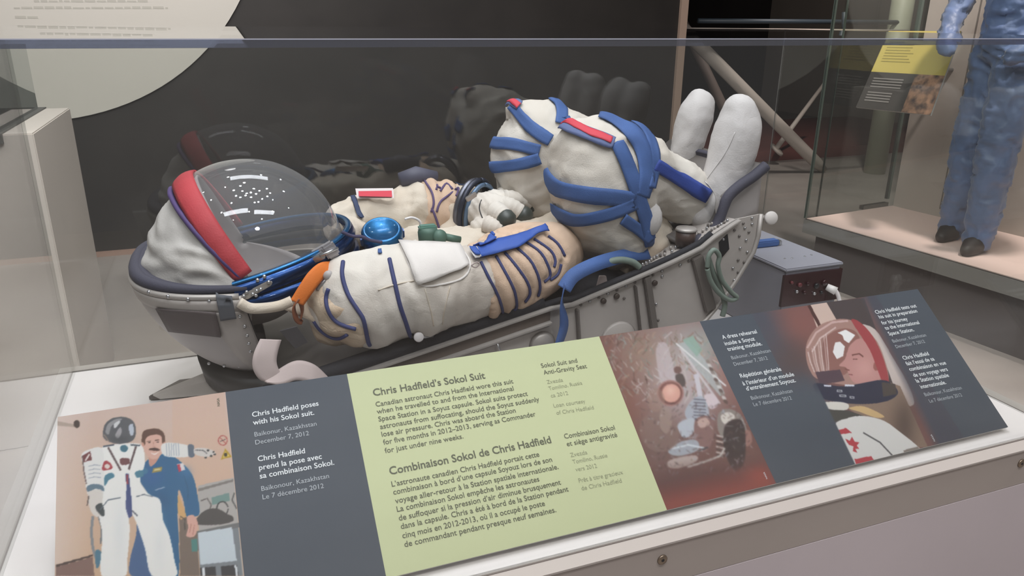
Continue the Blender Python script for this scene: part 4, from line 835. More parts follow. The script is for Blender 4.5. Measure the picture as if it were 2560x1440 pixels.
# footrest
fp0, fp1 = 1.40, 1.80
def strip3(pts, y0, y1, t, nm, m):
    V = [];
    for (u, v) in pts:
        q = at(u, v, y0); V += [(q.x, y0, q.z), (q.x, y1, q.z)]
    return link(nm, thick(V, [(2*i, 2*i+1, 2*i+3, 2*i+2) for i in range(len(pts)-1)], t), m, seat, True)
rp = [(1700, 610), (1745, 600), (1775, 585), (1795, 555), (1808, 520), (1822, 490), (1850, 464), (1885, 440), (1915, 414)]
C = [Vector(tuple(at(u, v, 1.40))) for u, v in rp]
V = []
for q in path([tuple(c) for c in C], 4): V += [(q.x, 1.405, q.z), (q.x, 1.80, q.z)]
link('footrest_panel', thick(V, [(2*i, 2*i+1, 2*i+3, 2*i+2) for i in range(len(V)//2-1)], .008), M_FRAMED, seat, True)
MB().tube(path([tuple(c) for c in C], 5), .0125, 12).build('footrest_edge_roll', M_PADB, seat, True)
hp = at(1906, 400, 1.62)
V, Fc = loft(lambda a, k: Vector((at(1900, 400, 1.42).x-.012-.01*k*k, 1.42+.36*a, 1.155+.085*math.sin(k*1.45)*(1-.35*(2*a-1)**2))), 16, 8, (0, 1), (0, 1)); link('toe_plate', thick(V, Fc, .01), M_PADB, seat, True)
# outer skin under the footrest
V, Fc = loft(lambda a, k: (lambda q, r: Vector((q.x+(r.x-q.x)*k, 1.415, q.z+(r.z-q.z)*k)))(at(1805+a*100, 520-a*95, 1.415), at(1795+a*98, 590-a*50, 1.415)), 10, 4, (0, 1), (0, 1)); link('foot_skin', thick(V, Fc, .003), M_SHELL, seat, True)
p = at(1926, 545, 1.37); MB().disc(p, (-.25, -1, .25), .0155, .008, 28).build('end_disc', mat('disc_white', 'c3bdb8', .5), seat, True)
MB().tube([p+Vector((0, .01, 0)), p+Vector((-.05, .02, -.01))], .006, 10).build('disc_arm', M_FRAME, seat, True)
# white bracket strut in front of the lap
MB().prism([at(u, v, YN+.02) for u, v in ((1500, 690), (1516, 690), (1522, 722), (1462, 762), (1424, 770), (1424, 758), (1470, 742), (1492, 720))], (0, .006, 0)).build('lap_bracket', M_STRAP, seat, bevel=.001)
# dark mass below the lap
MB().ball(at(1490, 715, 1.55), .11, 20, (1.5, 1.2, .9)).build('seat_pan_padding', M_PAD, seat, True)

# ================================================================== straps, hoses and loose fittings on the seat
def thing1(o, label, cat, group=None): return setp(o, label, cat, group)
Y0 = YN-.02
thing1(strap([tuple(at(1622, 632, 1.42)), tuple(at(1560, 640, 1.39)), tuple(at(1490, 660, 1.35)), tuple(at(1435, 688, YN-.02)), tuple(at(1410, 722, YN-.03))], .030, 'lap_strap', M_BLUE, None, side=(-.1, .55, .75)), 'blue strap running from the knees over the seat rail', 'strap')
thing1(strap([tuple(at(1412, 708, YN-.03)), tuple(at(1404, 760, YN-.035)), tuple(at(1410, 815, YN-.03)), tuple(at(1392, 880, YN-.03)), tuple(at(1385, 960, YN-.03))], .022, 'hanging_strap', M_BLUE, None, side=[(.3, .9, 0), (.6, .8, 0), (1, .2, 0), (1, .4, 0), (.8, .5, 0)]), 'blue strap end hanging down the seat side beside the sleeve', 'strap')
thing1(MB().tube(path([tuple(at(u, v, 1.37)) for u, v in ((1425, 704), (1450, 680), (1500, 662), (1545, 650), (1580, 655), (1598, 668))], 8), .0075, 12).build('grey_green_hose', M_GHOSE, None, True), 'grey green hose arching over the seat rail under the blue strap', 'hose')
hl = MB()
hl.tube(path([tuple(at(u, v, YN-.03)) for u, v in ((1768, 668), (1772, 640), (1785, 625), (1798, 640), (1795, 665), (1805, 700), (1828, 730), (1842, 744), (1825, 750), (1800, 735), (1778, 705), (1768, 672))], 8), .0055, 10)
hl.tube(path([tuple(at(u, v, YN-.02)) for u, v in ((1770, 645), (1782, 680), (1800, 720), (1812, 760), (1806, 790))], 8), .0065, 10)
thing1(hl.build('hose_loop', M_GHOSE, None, True), 'looped grey green hose hanging at the foot end of the seat plate', 'hose')
def sheet2(L, R, t, nm, m, par=None, n=6, na=5, bulge=0.0):
    A_ = path([tuple(p) for p in L], n); B_ = path([tuple(p) for p in R], n); V = []
    for p, q in zip(A_, B_):
        for j in range(na+1):
            f = j/na; c = p.lerp(q, f); V.append(c+toward(c)*bulge*math.sin(math.pi*f))
    k = na+1; return link(nm, thick(V, [(i*k+j, (i+1)*k+j, (i+1)*k+j+1, i*k+j+1) for i in range(len(A_)-1) for j in range(na)], t), m, par, True)
bst = empty('beige_strap', (.1, 1.3, .85), 'wide beige strap looped below the head shell in front of the black padding', 'strap')
sheet2([at(u, v, Y) for u, v, Y in ((650, 848, 1.345), (634, 885, 1.325), (632, 920, 1.315), (648, 948, 1.31), (672, 956, 1.31))], [at(u, v, Y) for u, v, Y in ((703, 850, 1.35), (694, 880, 1.335), (691, 905, 1.325), (697, 925, 1.32), (706, 938, 1.32))], .003, 'webbing', M_STRAP, bst, bulge=.001)
sheet2([at(u, v, Y) for u, v, Y in ((660, 954, 1.312), (700, 922, 1.325), (742, 902, 1.33), (785, 912, 1.33), (820, 944, 1.33))], [at(u, v, Y) for u, v, Y in ((668, 956, 1.30), (704, 962, 1.30), (742, 950, 1.305), (780, 958, 1.305), (812, 975, 1.31))], .003, 'webbing', M_STRAP, bst, bulge=.001)
thing1(MB().prism([at(u, v, YN+.0) for u, v in ((700, 828), (742, 817), (770, 855), (738, 872))], (0, .004, 0)).build('dark_tab', mat('tab_dark', '3a383a', .7), None), 'small dark fabric tab on the black padding beside the beige strap', 'tab')
# ================================================================== pressure suit lying on the seat
suit = empty('pressure_suit', (.5, 1.6, .95), 'cream pressure suit with blue bands and clear helmet lying on its back with knees raised', 'spacesuit')
def lump(pts, Ydef=None, n=16, k=4, caps=(1, 1)):
    """a limb: stations (u, v, depth, radius in sheet units)"""
    C = []
    for u, v, Y, r in pts: p = at(u, v, Y); C.append(tuple(p)+(r*mpp(p),))
    S = catmull(C, k); out = [MB().tube([Vector(c[:3]) for c in S], [float(c[3]) for c in S], n)]
    for c, y in zip((S[0], S[-1]), caps):
        if y: out.append(MB().ball(c[:3], float(c[3])*.985, 14))
    return out
# helmet geometry: fans of half ellipses about a hinge line
HC = Vector((.030, 1.60, 1.070)); HW = .172
def Rv(ph):      # visor/hood radius by direction (degrees, 0 = towards the feet, 90 = up)
    return float(np.interp(ph, [-40, 0, 12, 30, 50, 70, 85, 100, 116, 130, 150, 170, 190, 215, 240, 270], [.19, .196, .200, .204, .210, .212, .210, .208, .204, .190, .192, .204, .204, .195, .18, .16]))
def dirv(ph): a = math.radians(ph); return Vector((math.cos(a), 0, math.sin(a)))
def hpt(ph, psi, g=1.0, w=HW):
    return HC+Vector((0, -w*math.cos(psi), 0))+dirv(ph)*(Rv(ph)*g*math.sin(psi)**.85)
PH_RING, PH_RED = 13, 115
V, Fc = loft(lambda p, s: hpt(p, s), 48, 64, (PH_RING, PH_RED), (.04, math.pi-.04))
hel = link('visor', MB().add(V, Fc).me(), G_VISOR, suit, True)
# head end hood
def hoodw(c, n): return 0
V, Fc = loft(lambda p, s: hpt(p, s, 1.0, HW+.012*math.sin(math.radians(min(90, max(0, p-115))))), 70, 70, (PH_RED, 262), (.02, math.pi-.02))
V2 = []
for v in V:
    d = (v-HC).normalized(); fade = min(1, max(0, (math.degrees(math.atan2(d.z, d.x)) % 360-118)/25))
    V2.append(v+d*fade*(fold(v, 9, .010, 5, (1, .7, 1.8))+fold(v, 4.5, .016, 2)))
hood = link('hood', thick(V2, Fc, .004), M_HOOD, suit, True)
# padded head support seen through the visor
V, Fc = loft(lambda p, s: HC+Vector((0, -.15*math.cos(s), 0))+dirv(p)*(Rv(p)*float(np.interp(p, [113, 135, 160], [.96, .88, .80]))*math.sin(s)), 36, 30, (113, 348), (.03, math.pi-.03))
link('helmet_lining', thick(V, Fc, .004), mat('lining_grey', 'a39c98', .7, var=.15, vscale=10), suit, True)
for ph, m, w, nm, r in ((PH_RED+5, M_RED, .044, 'hood_band', 1.015), (PH_RED+14.5, mat('violet_piping', '4b3a6a', .7), .007, 'hood_piping', 1.035)):
    P = [hpt(ph, s, r, HW+.006) for s in np.linspace(.10, math.pi-.10, 60)]; V = []
    for i, p in enumerate(P):
        s = .10+(math.pi-.2)*i/59; q = hpt(ph, s, r-.0, HW+.006); ww = w*(1 if nm != 'hood_band' else (.75+.25*math.sin(s)))
        t = (P[min(i+1, 59)]-P[max(i-1, 0)]).normalized(); rad = (q-HC).normalized(); rad = (rad-t*rad.dot(t)).normalized(); sd = t.cross(rad)
        for f in np.linspace(-.5, .5, 7): V.append(q+sd*ww*f+rad*(.006*(1-(2*f)**2)+.002+.0015*noise.noise(q*60)))
    link(nm, thick(V, [(i*7+j, (i+1)*7+j, (i+1)*7+j+1, i*7+j+1) for i in range(59) for j in range(6)], .006), m, suit, True)
# anodised neck ring: double band following the lower edge of the visor
def ringband(ph, g, off0, off1, out, nm, m):
    V = []; n = 72; nrm = Vector((-math.sin(math.radians(ph)), 0, math.cos(math.radians(ph))))
    for i in range(n+1):
        s = .0+(math.pi)*i/n; c = HC+Vector((0, -(HW+.012)*math.cos(s), 0))+dirv(ph)*((Rv(ph)+.012)*g*math.sin(s)**.85-.03*(1-math.sin(s)))
        rad = (c-HC); rad = rad.normalized()
        pr = [(off0, 0), (off0, out*.7), ((off0+off1)/2, out), (off1, out*.8), (off1, 0)]
        for o_, r_ in pr: V.append(c+nrm*o_+rad*r_)
    k = 5; Fq = [(i*k+j, (i+1)*k+j, (i+1)*k+(j+1) % k, i*k+(j+1) % k) for i in range(n) for j in range(k)]
    return MB().add(V, Fq).build(nm, m, suit, True)
nr1 = ringband(PH_RING-1, 1.0, -.010, .019, .016, 'visor_ring', M_ANOD)
ringband(PH_RING-1, 1.0, .018, .026, .012, 'seal_highlight', M_ANOD2)  # seal strip in paler blue, a painted highlight along the ring
ringband(PH_RING-4, 1.02, -.037, -.012, .014, 'neck_ring', M_ANOD)
ringband(PH_RING-3, 1.0, -.022, -.008, .004, 'ring_gap', M_BLACK)
BR = bvh_of(nr1.data)
# hinge plate at the near side
def plate(pts, nm, m, Y, d=.005): return MB().prism([at(u, v, Y) for u, v in pts], (0, -d, 0)).build(nm, m, suit, bevel=.001)
plate([(590, 712), (625, 700), (640, 712), (622, 742), (596, 740)], 'hinge_block', mat('hinge_navy', '1d2950', .4, metal=.4), 1.42, .012)
plate([(600, 742), (608, 731), (672, 700), (681, 703), (678, 712), (620, 746), (604, 750)], 'hinge_plate', M_ALU, 1.405)
for u, v in [(617, 731), (632, 736), (642, 728), (652, 724), (640, 739), (644, 701), (661, 692), (672, 706), (610, 741)]:
    p = at(u, v, 1.40); MB().tube([p+Vector((0, .004, 0)), p+Vector((0, -.003, .001)), p+Vector((0, -.004, .001))], [.0035, .0035, .001], 10).build('rivet', M_STEEL, suit, True)
# latch on the ring
lt = at(805, 628, 1.455)
MB().box((-.020, -.008, -.008), (.014, .008, .010), Matrix.Translation(lt) @ Matrix.Rotation(-.45, 4, 'Y')).build('latch', mat('latch_metal', 'a8a5a8', .35, metal=.6), suit, bevel=.003)
MB().box((.000, -.014, -.016), (.026, .004, .016), Matrix.Translation(lt+Vector((.004, 0, -.004))) @ Matrix.Rotation(-.5, 4, 'Y')).build('latch', mat('latch_metal', 'a8a5a8', .35, metal=.6), suit, bevel=.004)
MB().box((-.014, -.006, -.008), (.012, .006, .006), Matrix.Translation(at(796, 642, 1.44)) @ Matrix.Rotation(-.45, 4, 'Y')).build('latch_lever', M_STEEL, suit, bevel=.002)
MB().tube([at(800, 640, 1.43), at(845, 620, 1.44)], .003, 8).build('latch_pin', M_STEEL, suit, True)

# torso
wr_t = lambda c, n: fold(c, 9, .010, 1, (1, 1.6, 1))+fold(c, 22, .004, 2)
P_ = lambda x, y, z, r: MB().ball((x, y, z), r, 18)
tor = [MB().tube([Vector(p[:3]) for p in catmull([(.36, 1.6, .96, .16), (.42, 1.6, .975, .15), (.5, 1.6, .985, .14), (.7, 1.6, 1.00, .135), (.88, 1.6, 1.04, .13)], 4)], [float(p[3]) for p in catmull([(0, 0, 0, .135), (0, 0, 0, .135), (0, 0, 0, .115), (0, 0, 0, .11), (0, 0, 0, .12)], 4)], 20),
       P_(.36, 1.52, .955, .11), P_(.34, 1.70, .97, .12), P_(.9, 1.54, 1.03, .115), P_(.9, 1.66, 1.03, .115)]
torso = link('torso', remesh(tor, .009, 8, wr_t), M_SUIT, suit, True)
BT = bvh_of(torso.data)
# near sleeve
wr_a = lambda c, n: fold(c, 5.5, .015, 4, (1.5, 1, .8))+fold(c, 16, .0025, 6)
near = lump([(842, 760, 1.44, 78), (880, 748, 1.43, 112), (960, 742, 1.42, 124), (1060, 722, 1.42, 118), (1150, 712, 1.42, 106), (1212, 702, 1.42, 99)], n=22, caps=(1, 0))
sl1 = link('near_sleeve', remesh(near, .0075, 7, wr_a), M_SUITW, suit, True); sl1['label'] = 'near sleeve of bleached white fabric'
sh1 = link('near_shoulder', remesh(lump([(835, 800, 1.44, 62), (842, 745, 1.44, 84), (870, 700, 1.45, 58)], n=20)+lump([(850, 770, 1.42, 78), (905, 770, 1.41, 96)], n=20), .0075, 6, lambda c, n: fold(c, 8, .013, 9, (1, 1, 1.5))), mat('shoulder_canvas', 'cdbda6', .85, bump=.35, bscale=420, col2='bda48a', vscale=9, crease=.4, cscale=14), suit, True)
def ribs(c, n):
    return .0028*math.sin(ribs.f(c)*2*math.pi)+fold(c, 20, .002, 3)
EC = at(1300, 560, 1.42)          # ribs fan out from the inner elbow
def fan(c): d = Vector(c)-EC; return math.atan2(d.x, -d.z)
elb = lump([(1195, 708, 1.42, 98), (1250, 692, 1.42, 97), (1310, 668, 1.43, 92), (1365, 640, 1.46, 80), (1395, 625, 1.54, 62), (1385, 612, 1.62, 45)], n=22, caps=(0, 1))+lump([(1225, 622, 1.48, 36), (1290, 605, 1.50, 42), (1350, 605, 1.52, 46)], n=16)
CORDS = [[(1202, 655), (1222, 695), (1245, 740), (1256, 775), (1256, 790)], [(1240, 640), (1262, 680), (1285, 725), (1292, 765), (1285, 775)], [(1262, 632), (1290, 665), (1318, 705), (1325, 735), (1312, 755)],
            [(1292, 620), (1325, 650), (1345, 690), (1350, 720), (1345, 740)], [(1315, 606), (1350, 630), (1370, 665), (1375, 690), (1360, 705)], [(1335, 598), (1375, 625), (1388, 650), (1385, 668)], [(1370, 590), (1395, 610), (1412, 640)], [(1375, 700), (1395, 685), (1402, 660)]]
PLEATS = [[(1228, 632), (1205, 612), (1180, 606)], [(1255, 622), (1232, 598), (1200, 592)], [(1282, 612), (1262, 588), (1232, 580)], [(1305, 600), (1288, 580), (1262, 574)], [(1330, 590), (1312, 576), (1290, 570)]]
ebase = remesh(elb, .005, 5); eb = bvh_of(ebase)
from mathutils.kdtree import KDTree
pl_ = [hit(eb, c[0], c[1], 1.42)[0] for L_ in CORDS+PLEATS for c in catmull(L_, 14)]
kd = KDTree(len(pl_))
for i_, p_ in enumerate(pl_): kd.insert(p_, i_)
kd.balance()
for v in ebase.vertices:
    d_ = kd.find(v.co)[2]; n_ = v.normal.copy(); v.co = v.co+n_*(.006-.0125*math.exp(-(d_/.0095)**2)) if d_ < .06 else v.co+n_*.006
ebase.update()
bm_ = bmesh.new(); bm_.from_mesh(ebase)
for _ in range(2): bmesh.ops.smooth_vert(bm_, verts=bm_.verts, factor=.5, use_axis_x=True, use_axis_y=True, use_axis_z=True)
bm_.to_mesh(ebase); bm_.free()
el1 = link('ribbed_elbow', ebase, M_TAN, suit, True); el1['label'] = 'near ribbed elbow in tan knit'
BE = bvh_of(el1.data, sl1.data, sh1.data)
# cords round the near arm
for pts in CORDS:
    cord(BE, pts, .0032, 'cord', M_NAVY, el1, 1.42)
for pts, r in (([(973, 648), (980, 680), (990, 720), (1000, 765), (1012, 800), (1022, 830), (1030, 848)], .0042), ([(858, 655), (856, 690), (870, 735), (895, 775), (910, 800), (918, 845), (925, 862)], .0042), ([(822, 722), (815, 750), (825, 785), (850, 810), (890, 822)], .004), ([(785, 802), (800, 824), (825, 842), (850, 846), (868, 836)], .0035)):
    cord(BE, pts, r, 'cord', M_NAVY, sl1, 1.42)
cord(BE, [(945, 726), (985, 712), (1035, 702)], .0016, 'seam', M_SUIT, sl1); cord(BE, [(1062, 722), (1078, 780), (1084, 815)], .0014, 'seam', M_SUIT, sl1); cord(BE, [(1125, 715), (1112, 770), (1106, 810)], .0014, 'seam', M_SUIT, sl1)
# sleeve pocket flap, strap, buckle
patch_on(BE, [(1000, 610), (1150, 618), (1172, 668), (1045, 715)], 'pocket_flap', mat('flap_white', 'd2ccc6', .8, bump=.3, bscale=420), sl1, .009)
cord(BE, [(1000, 610), (1022, 660), (1048, 712), (1100, 712), (1160, 694), (1176, 655), (1150, 620)], .0024, 'flap_hem', mat('flap_white', 'd2ccc6', .8), sl1)
ribbon(BE, [(1182, 642, 26), (1230, 628, 30), (1290, 612, 26), (1330, 592, 14), (1362, 577, 10)], 24, 'blue_tape', M_BRIGHT, el1, 1.42, lift=.012)
ribbon(BE, [(1192, 630, 8), (1222, 612, 18), (1250, 600, 12)], 12, 'tape_fold', M_BRIGHT, el1, 1.42, lift=.018)
patch_on(BE, [(1170, 630), (1188, 632), (1200, 650), (1182, 656)], 'buckle', M_WHITE, el1, .014, 4); patch_on(BE, [(1173, 634), (1185, 635), (1194, 648), (1183, 650)], 'buckle_centre', M_BRIGHT, el1, .018, 4)
MB().tube(path([tuple(at(u, v, 1.335)) for u, v in ((1178, 664), (1190, 656), (1198, 660), (1190, 668), (1180, 666))], 5), .0015, 8).build('cord_loop', M_STRAP, el1, True)
patch_on(BE, [(945, 627), (953, 626), (954, 636), (946, 637)], 'blue_tag', M_BLUE, sl1, .004, 3)
MB().tube([at(1015, 822, 1.36), at(1035, 842, 1.35)], .004, 8).build('drain_tube', M_BLACK, sl1, True)
MB().disc(at(1046, 842, 1.345), (0, -1, .2), .010, .006, 18).build('drain_cap', M_WHITE, sl1, True)
MB().tube([at(1050, 844, 1.35), at(1082, 840, 1.36)], .0028, 8).build('drain_tip', M_STEEL, sl1, True)
# far sleeve
far = lump([(850, 570, 1.72, 50), (900, 540, 1.76, 58), (970, 540, 1.78, 58), (1040, 528, 1.78, 72), (1060, 526, 1.78, 72)], n=20, caps=(1, 0))+lump([(870, 580, 1.66, 40), (960, 590, 1.64, 30)], n=14)
fs = link('far_sleeve', remesh(far, .0075, 6, lambda c, n: fold(c, 11, .010, 11, (1, 1, 1.3))+fold(c, 26, .003, 6)), M_SUIT, suit, True)
fe = link('ribbed_elbow', remesh(lump([(1042, 522, 1.78, 74), (1090, 524, 1.78, 76), (1140, 528, 1.765, 73)], n=20, caps=(0, 0)), .0065, 5, lambda c, n: .005*math.sin(c.x*150+noise.noise(c*14)*2.5)+fold(c, 16, .003, 3)), M_TAN, suit, True); fe['label'] = 'far ribbed elbow in tan knit'
ff = link('far_forearm', remesh(lump([(1125, 528, 1.77, 72), (1165, 530, 1.755, 68), (1200, 530, 1.74, 60)], n=20, caps=(0, 0))+lump([(1115, 580, 1.72, 34), (1150, 600, 1.7, 34)], n=14), .0075, 6, lambda c, n: fold(c, 14, .005, 12)), M_SUIT, suit, True)
BF = bvh_of(fs.data, fe.data, ff.data)
for pts in ([(1062, 452), (1080, 480), (1085, 510), (1078, 530)], [(1096, 448), (1092, 465), (1100, 470)], [(1125, 448), (1110, 465), (1100, 478)], [(1145, 470), (1120, 490), (1100, 505), (1092, 530)], [(1152, 450), (1146, 475), (1140, 490)], [(1080, 520), (1090, 545), (1098, 570)]):
    cord(BF, pts, .0028, 'cord', mat('plum_cord', '54456a', .7), fe, 1.7)
patch_on(BF, [(1148, 448), (1160, 444), (1176, 458), (1165, 464)], 'blue_tape', M_BLUE, ff, .004, 5, 1.76)
ribbon(BF, [(884, 494), (890, 520), (902, 548)], 12, 'shoulder_tape', mat('slate_tape', '2d3a58', .7), fs, 1.7)
# flag tab standing on the far shoulder
MB().prism([at(889, 474, 1.74), at(983, 473, 1.74), at(985, 495, 1.72), at(893, 496, 1.72)], (0, .003, .002)).build('flag_patch', mat('patch_white', 'cfc7c4', .7), fs)
MB().prism([at(896, 477, 1.7385), at(979, 476, 1.7385), at(980, 492, 1.7185), at(897, 490, 1.7185)], (0, -.0015, 0)).build('patch_field', M_REDB, fs)
# wrist ring and glove
wa, wb = at(1178, 524, 1.73), at(1211, 534, 1.695); ax = (wb-wa).normalized()
for k, (r, m, nm) in enumerate([(.071, mat('wrist_metal', '6d6f78', .3, metal=.8), 'wrist_ring'), (.076, mat('wrist_dark', '3a3d48', .35, metal=.6), 'wrist_ring'), (.068, mat('wrist_blue', '5a6f86', .4, metal=.4), 'wrist_seal')]):
    c = wa+ax*(.001+.014*k); V = []; a1 = ax.cross(Vector((0, 1, 0))).normalized(); a2 = ax.cross(a1)
    ringp = [c+(a1*math.cos(t)+a2*math.sin(t)*.8)*r for t in np.linspace(0, 2*math.pi, 37)]
    MB().tube(ringp, .0085-.0015*k, 10).build(nm, m, ff, True)
MB().box((-.014, -.004, -.006), (.014, .004, .006), Matrix.Translation(at(1178, 492, 1.64)) @ Matrix.Rotation(-.5, 4, 'Y')).build('wrist_clip', M_STEEL, ff, bevel=.002)
glv = empty('glove_helper', (0, 0, 0), None, None); bpy.data.objects.remove(glv)
palm = lump([(1200, 528, 1.69, 46), (1225, 526, 1.66, 46), (1248, 525, 1.64, 38)], n=18)+lump([(1235, 505, 1.70, 32), (1265, 500, 1.69, 26)], n=16)+lump([(1200, 568, 1.62, 26), (1235, 572, 1.60, 22)], n=14)
gl = link('glove', remesh(palm, .0055, 5, lambda c, n: .0012*math.sin(c.x*420+c.z*160)+fold(c, 14, .003, 3)), M_SUITW, suit, True)
def finger(pts, r, nm='finger', tip=True):
    C = path([tuple(at(u, v, Y)) for u, v, Y in pts], 8); n = len(C); rs = [r*(1.12-.28*i/n)+.0010*math.sin(i*2.1) for i in range(n)]
    o = MB().tube(C, rs, 14).build(nm, M_SUITW, gl, True)
    e = C[-1]; d = (C[-1]-C[-3]).normalized(); rr = rs[-1]
    MB().tube([e-d*.006, e+d*.002, e+d*.014, e+d*.022, e+d*.026], [rr*.98, rr*1.12, rr*1.05, rr*.75, rr*.3], 14).build('fingertip', M_TIP, gl, True)
finger([(1238, 530, 1.60), (1250, 535, 1.585), (1262, 545, 1.57)], .0235)
finger([(1255, 515, 1.64), (1280, 520, 1.63), (1305, 535, 1.62)], .0225)
finger([(1262, 498, 1.67), (1300, 500, 1.67), (1330, 510, 1.67)], .0205)
finger([(1250, 490, 1.71), (1290, 488, 1.72), (1325, 498, 1.73)], .018)
finger([(1215, 560, 1.58), (1235, 568, 1.565), (1252, 576, 1.56)], .019, 'thumb')
cord(bvh_of(gl.data), [(1204, 500), (1198, 520), (1206, 545)], .0014, 'glove_seam', M_BLACK, gl, 1.64)
# chest fittings
vb = at(955, 582, 1.56); Mx = Matrix.Translation(vb) @ Matrix.Rotation(-.12, 4, 'Y') @ Matrix.Rotation(.45, 4, 'X')
def lath(M, prof, n=28):
    V = []; 
    for r, z in prof:
        for k in range(n): V.append(M @ Vector((r*math.cos(2*math.pi*k/n), r*math.sin(2*math.pi*k/n), z)))
    return MB().add(V, [(i*n+k, i*n+(k+1) % n, (i+1)*n+(k+1) % n, (i+1)*n+k) for i in range(len(prof)-1) for k in range(n)]+[tuple(range(n))[::-1], tuple(range((len(prof)-1)*n, len(prof)*n))])
lath(Mx, [(.036, -.035), (.043, -.028), (.044, .004), (.040, .010), (.036, .012), (.034, .009), (.0, .008)]).build('round_valve', M_ANOD2, suit, True)
for k in range(8):
    a = k*math.pi/4; MB().box((-.007, -.0035, -.022), (.007, .0035, -.002), Mx @ Matrix.Rotation(a, 4, 'Z') @ Matrix.Translation((0, -.044, 0))).build('valve_lug', M_ANOD, suit, bevel=.0015)
gv = at(1070, 580, 1.52)
lath(Matrix.Translation(gv), [(.020, -.03), (.022, .0), (.019, .010), (.0, .011)], 20).build('green_connector', M_GREEN, suit, True)
MB().box((-.020, -.010, .006), (.018, .010, .016), Matrix.Translation(gv)).build('connector_cap', mat('cap_green', '6f988a', .4, metal=.4), suit, bevel=.003)
lath(Matrix.Translation(at(1100, 592, 1.5)) @ Matrix.Rotation(1.2, 4, 'X'), [(.014, -.02), (.016, .0), (.013, .008), (.0, .009)], 18).build('green_connector', M_GREEN, suit, True)
MB().tube([at(1112, 592, 1.5), at(1150, 600, 1.5)], .008, 10).build('connector_hose', M_GREEN, suit, True)
MB().tube(path([tuple(at(u, v, 1.56)) for u, v in ((1012, 548), (1030, 544), (1048, 552), (1052, 566), (1046, 576))], 6), .0028, 8).build('thin_tube', M_WHITE, suit, True)
MB().tube(path([tuple(at(u, v, 1.50)) for u, v in ((855, 580), (880, 590), (905, 592), (925, 600), (955, 606))], 6), .0035, 8).build('chest_lace', mat('lace_navy', '3a3550', .7), suit, True)
patch_on(BT, [(858, 572), (880, 582), (892, 604), (872, 606)], 'chest_tab', M_SUITW, suit, .004, 4)
patch_on(BT, [(878, 607), (900, 607), (904, 619), (882, 622)], 'chest_tag', M_BLUE, suit, .006, 4)
# orange strap at the collar
sheet2([at(u, v, Y) for u, v, Y in ((836, 655, 1.45), (800, 658, 1.42), (772, 680, 1.40), (750, 712, 1.39), (727, 750, 1.385))], [at(u, v, Y) for u, v, Y in ((838, 674, 1.43), (818, 686, 1.41), (800, 706, 1.395), (782, 730, 1.385), (758, 764, 1.38))], .004, 'orange_strap', M_ORANGE, suit, bulge=.003)
strap([tuple(at(748, 745, 1.385)), tuple(at(735, 765, 1.385)), tuple(at(738, 790, 1.39)), tuple(at(750, 800, 1.40)), tuple(at(756, 775, 1.40)), tuple(at(750, 750, 1.39))], .020, 'strap_loop', mat('rust_webbing', '8a5134', .8), suit, side=(.3, 1, .1), thick=.003)
MB().ball(at(822, 690, 1.40), .011, 14, (1, .8, 1)).build('collar_ball', M_SHELL, suit, True)
MB().tube(path([tuple(at(u, v, 1.40)) for u, v in ((826, 692), (812, 704), (798, 716), (795, 724))], 5), .005, 8).build('collar_hook', M_STEEL, suit, True)
def collar(s, k):
    ph = PH_RING-6; a = HC+Vector((0, -(HW+.010)*math.cos(s), 0))+dirv(ph)*(Rv(ph)*1.02*math.sin(s)**.85)+Vector((math.sin(math.radians(ph)), 0, -math.cos(math.radians(ph))))*.045
    b = Vector((.20, 1.6-.19*math.cos(s), .93))+Vector((.14, 0, .09))*math.sin(s)
    p = a.lerp(b, k); r = (p-Vector((.12, 1.6, .95))).normalized(); return p+r*(.012*math.sin(math.pi*k)+k*(1-k)*4*fold(p, 14, .008, 31))
V, Fc = loft(lambda s, k: collar(s, k), 60, 20, (.12, math.pi-.12), (0, 1)); link('collar', thick(V, Fc, .004), M_SUIT, suit, True)
# dark object behind the far arm
MB().tube([at(1000, 450, 1.80), at(1040, 440, 1.80), at(1090, 446, 1.80)], [.018, .024, .018], 14).build('far_pad', mat('far_grey', '4c4c5a', .6), suit, True)

MB().tube(path([tuple(at(u, v, 1.385)) for u, v in ((598, 756), (625, 770), (662, 770), (700, 764), (730, 752))], 6), .010, 12).build('collar_roll', M_SUIT, suit, True)
# legs
wr_l = lambda c, n: fold(c, 6.5, .013, 21, (1, 1, 1))+fold(c, 15, .0035, 6, (1, 1, 1.6))
def leg(dY, du, dv, k, nm, lab):
    f = lambda L: [(u+du, v+dv, Y+dY, r*k) for u, v, Y, r in L]
    th = lump(f([(1535, 600, 1.53, 92), (1525, 550, 1.50, 118), (1500, 470, 1.49, 132), (1492, 415, 1.49, 128), (1530, 400, 1.49, 106)]), n=24)
    th += lump(f([(1440, 330, 1.49, 42), (1490, 345, 1.49, 62), (1560, 360, 1.49, 58)]), n=18)
    ca = lump(f([(1540, 405, 1.49, 104), (1620, 438, 1.49, 90), (1690, 474, 1.49, 76), (1745, 508, 1.49, 58), (1775, 530, 1.49, 44)]), n=20)
    o = link(nm, remesh(th+ca, .0085, 8, wr_l), M_LEG, suit, True); o['label'] = lab; return o
lgF = leg(.24, -148, -48, .88, 'leg', 'far raised leg')
lgN = leg(0, 0, 0, 1.0, 'leg', 'near raised leg')
BN, BL = bvh_of(lgN.data), bvh_of(lgF.data)
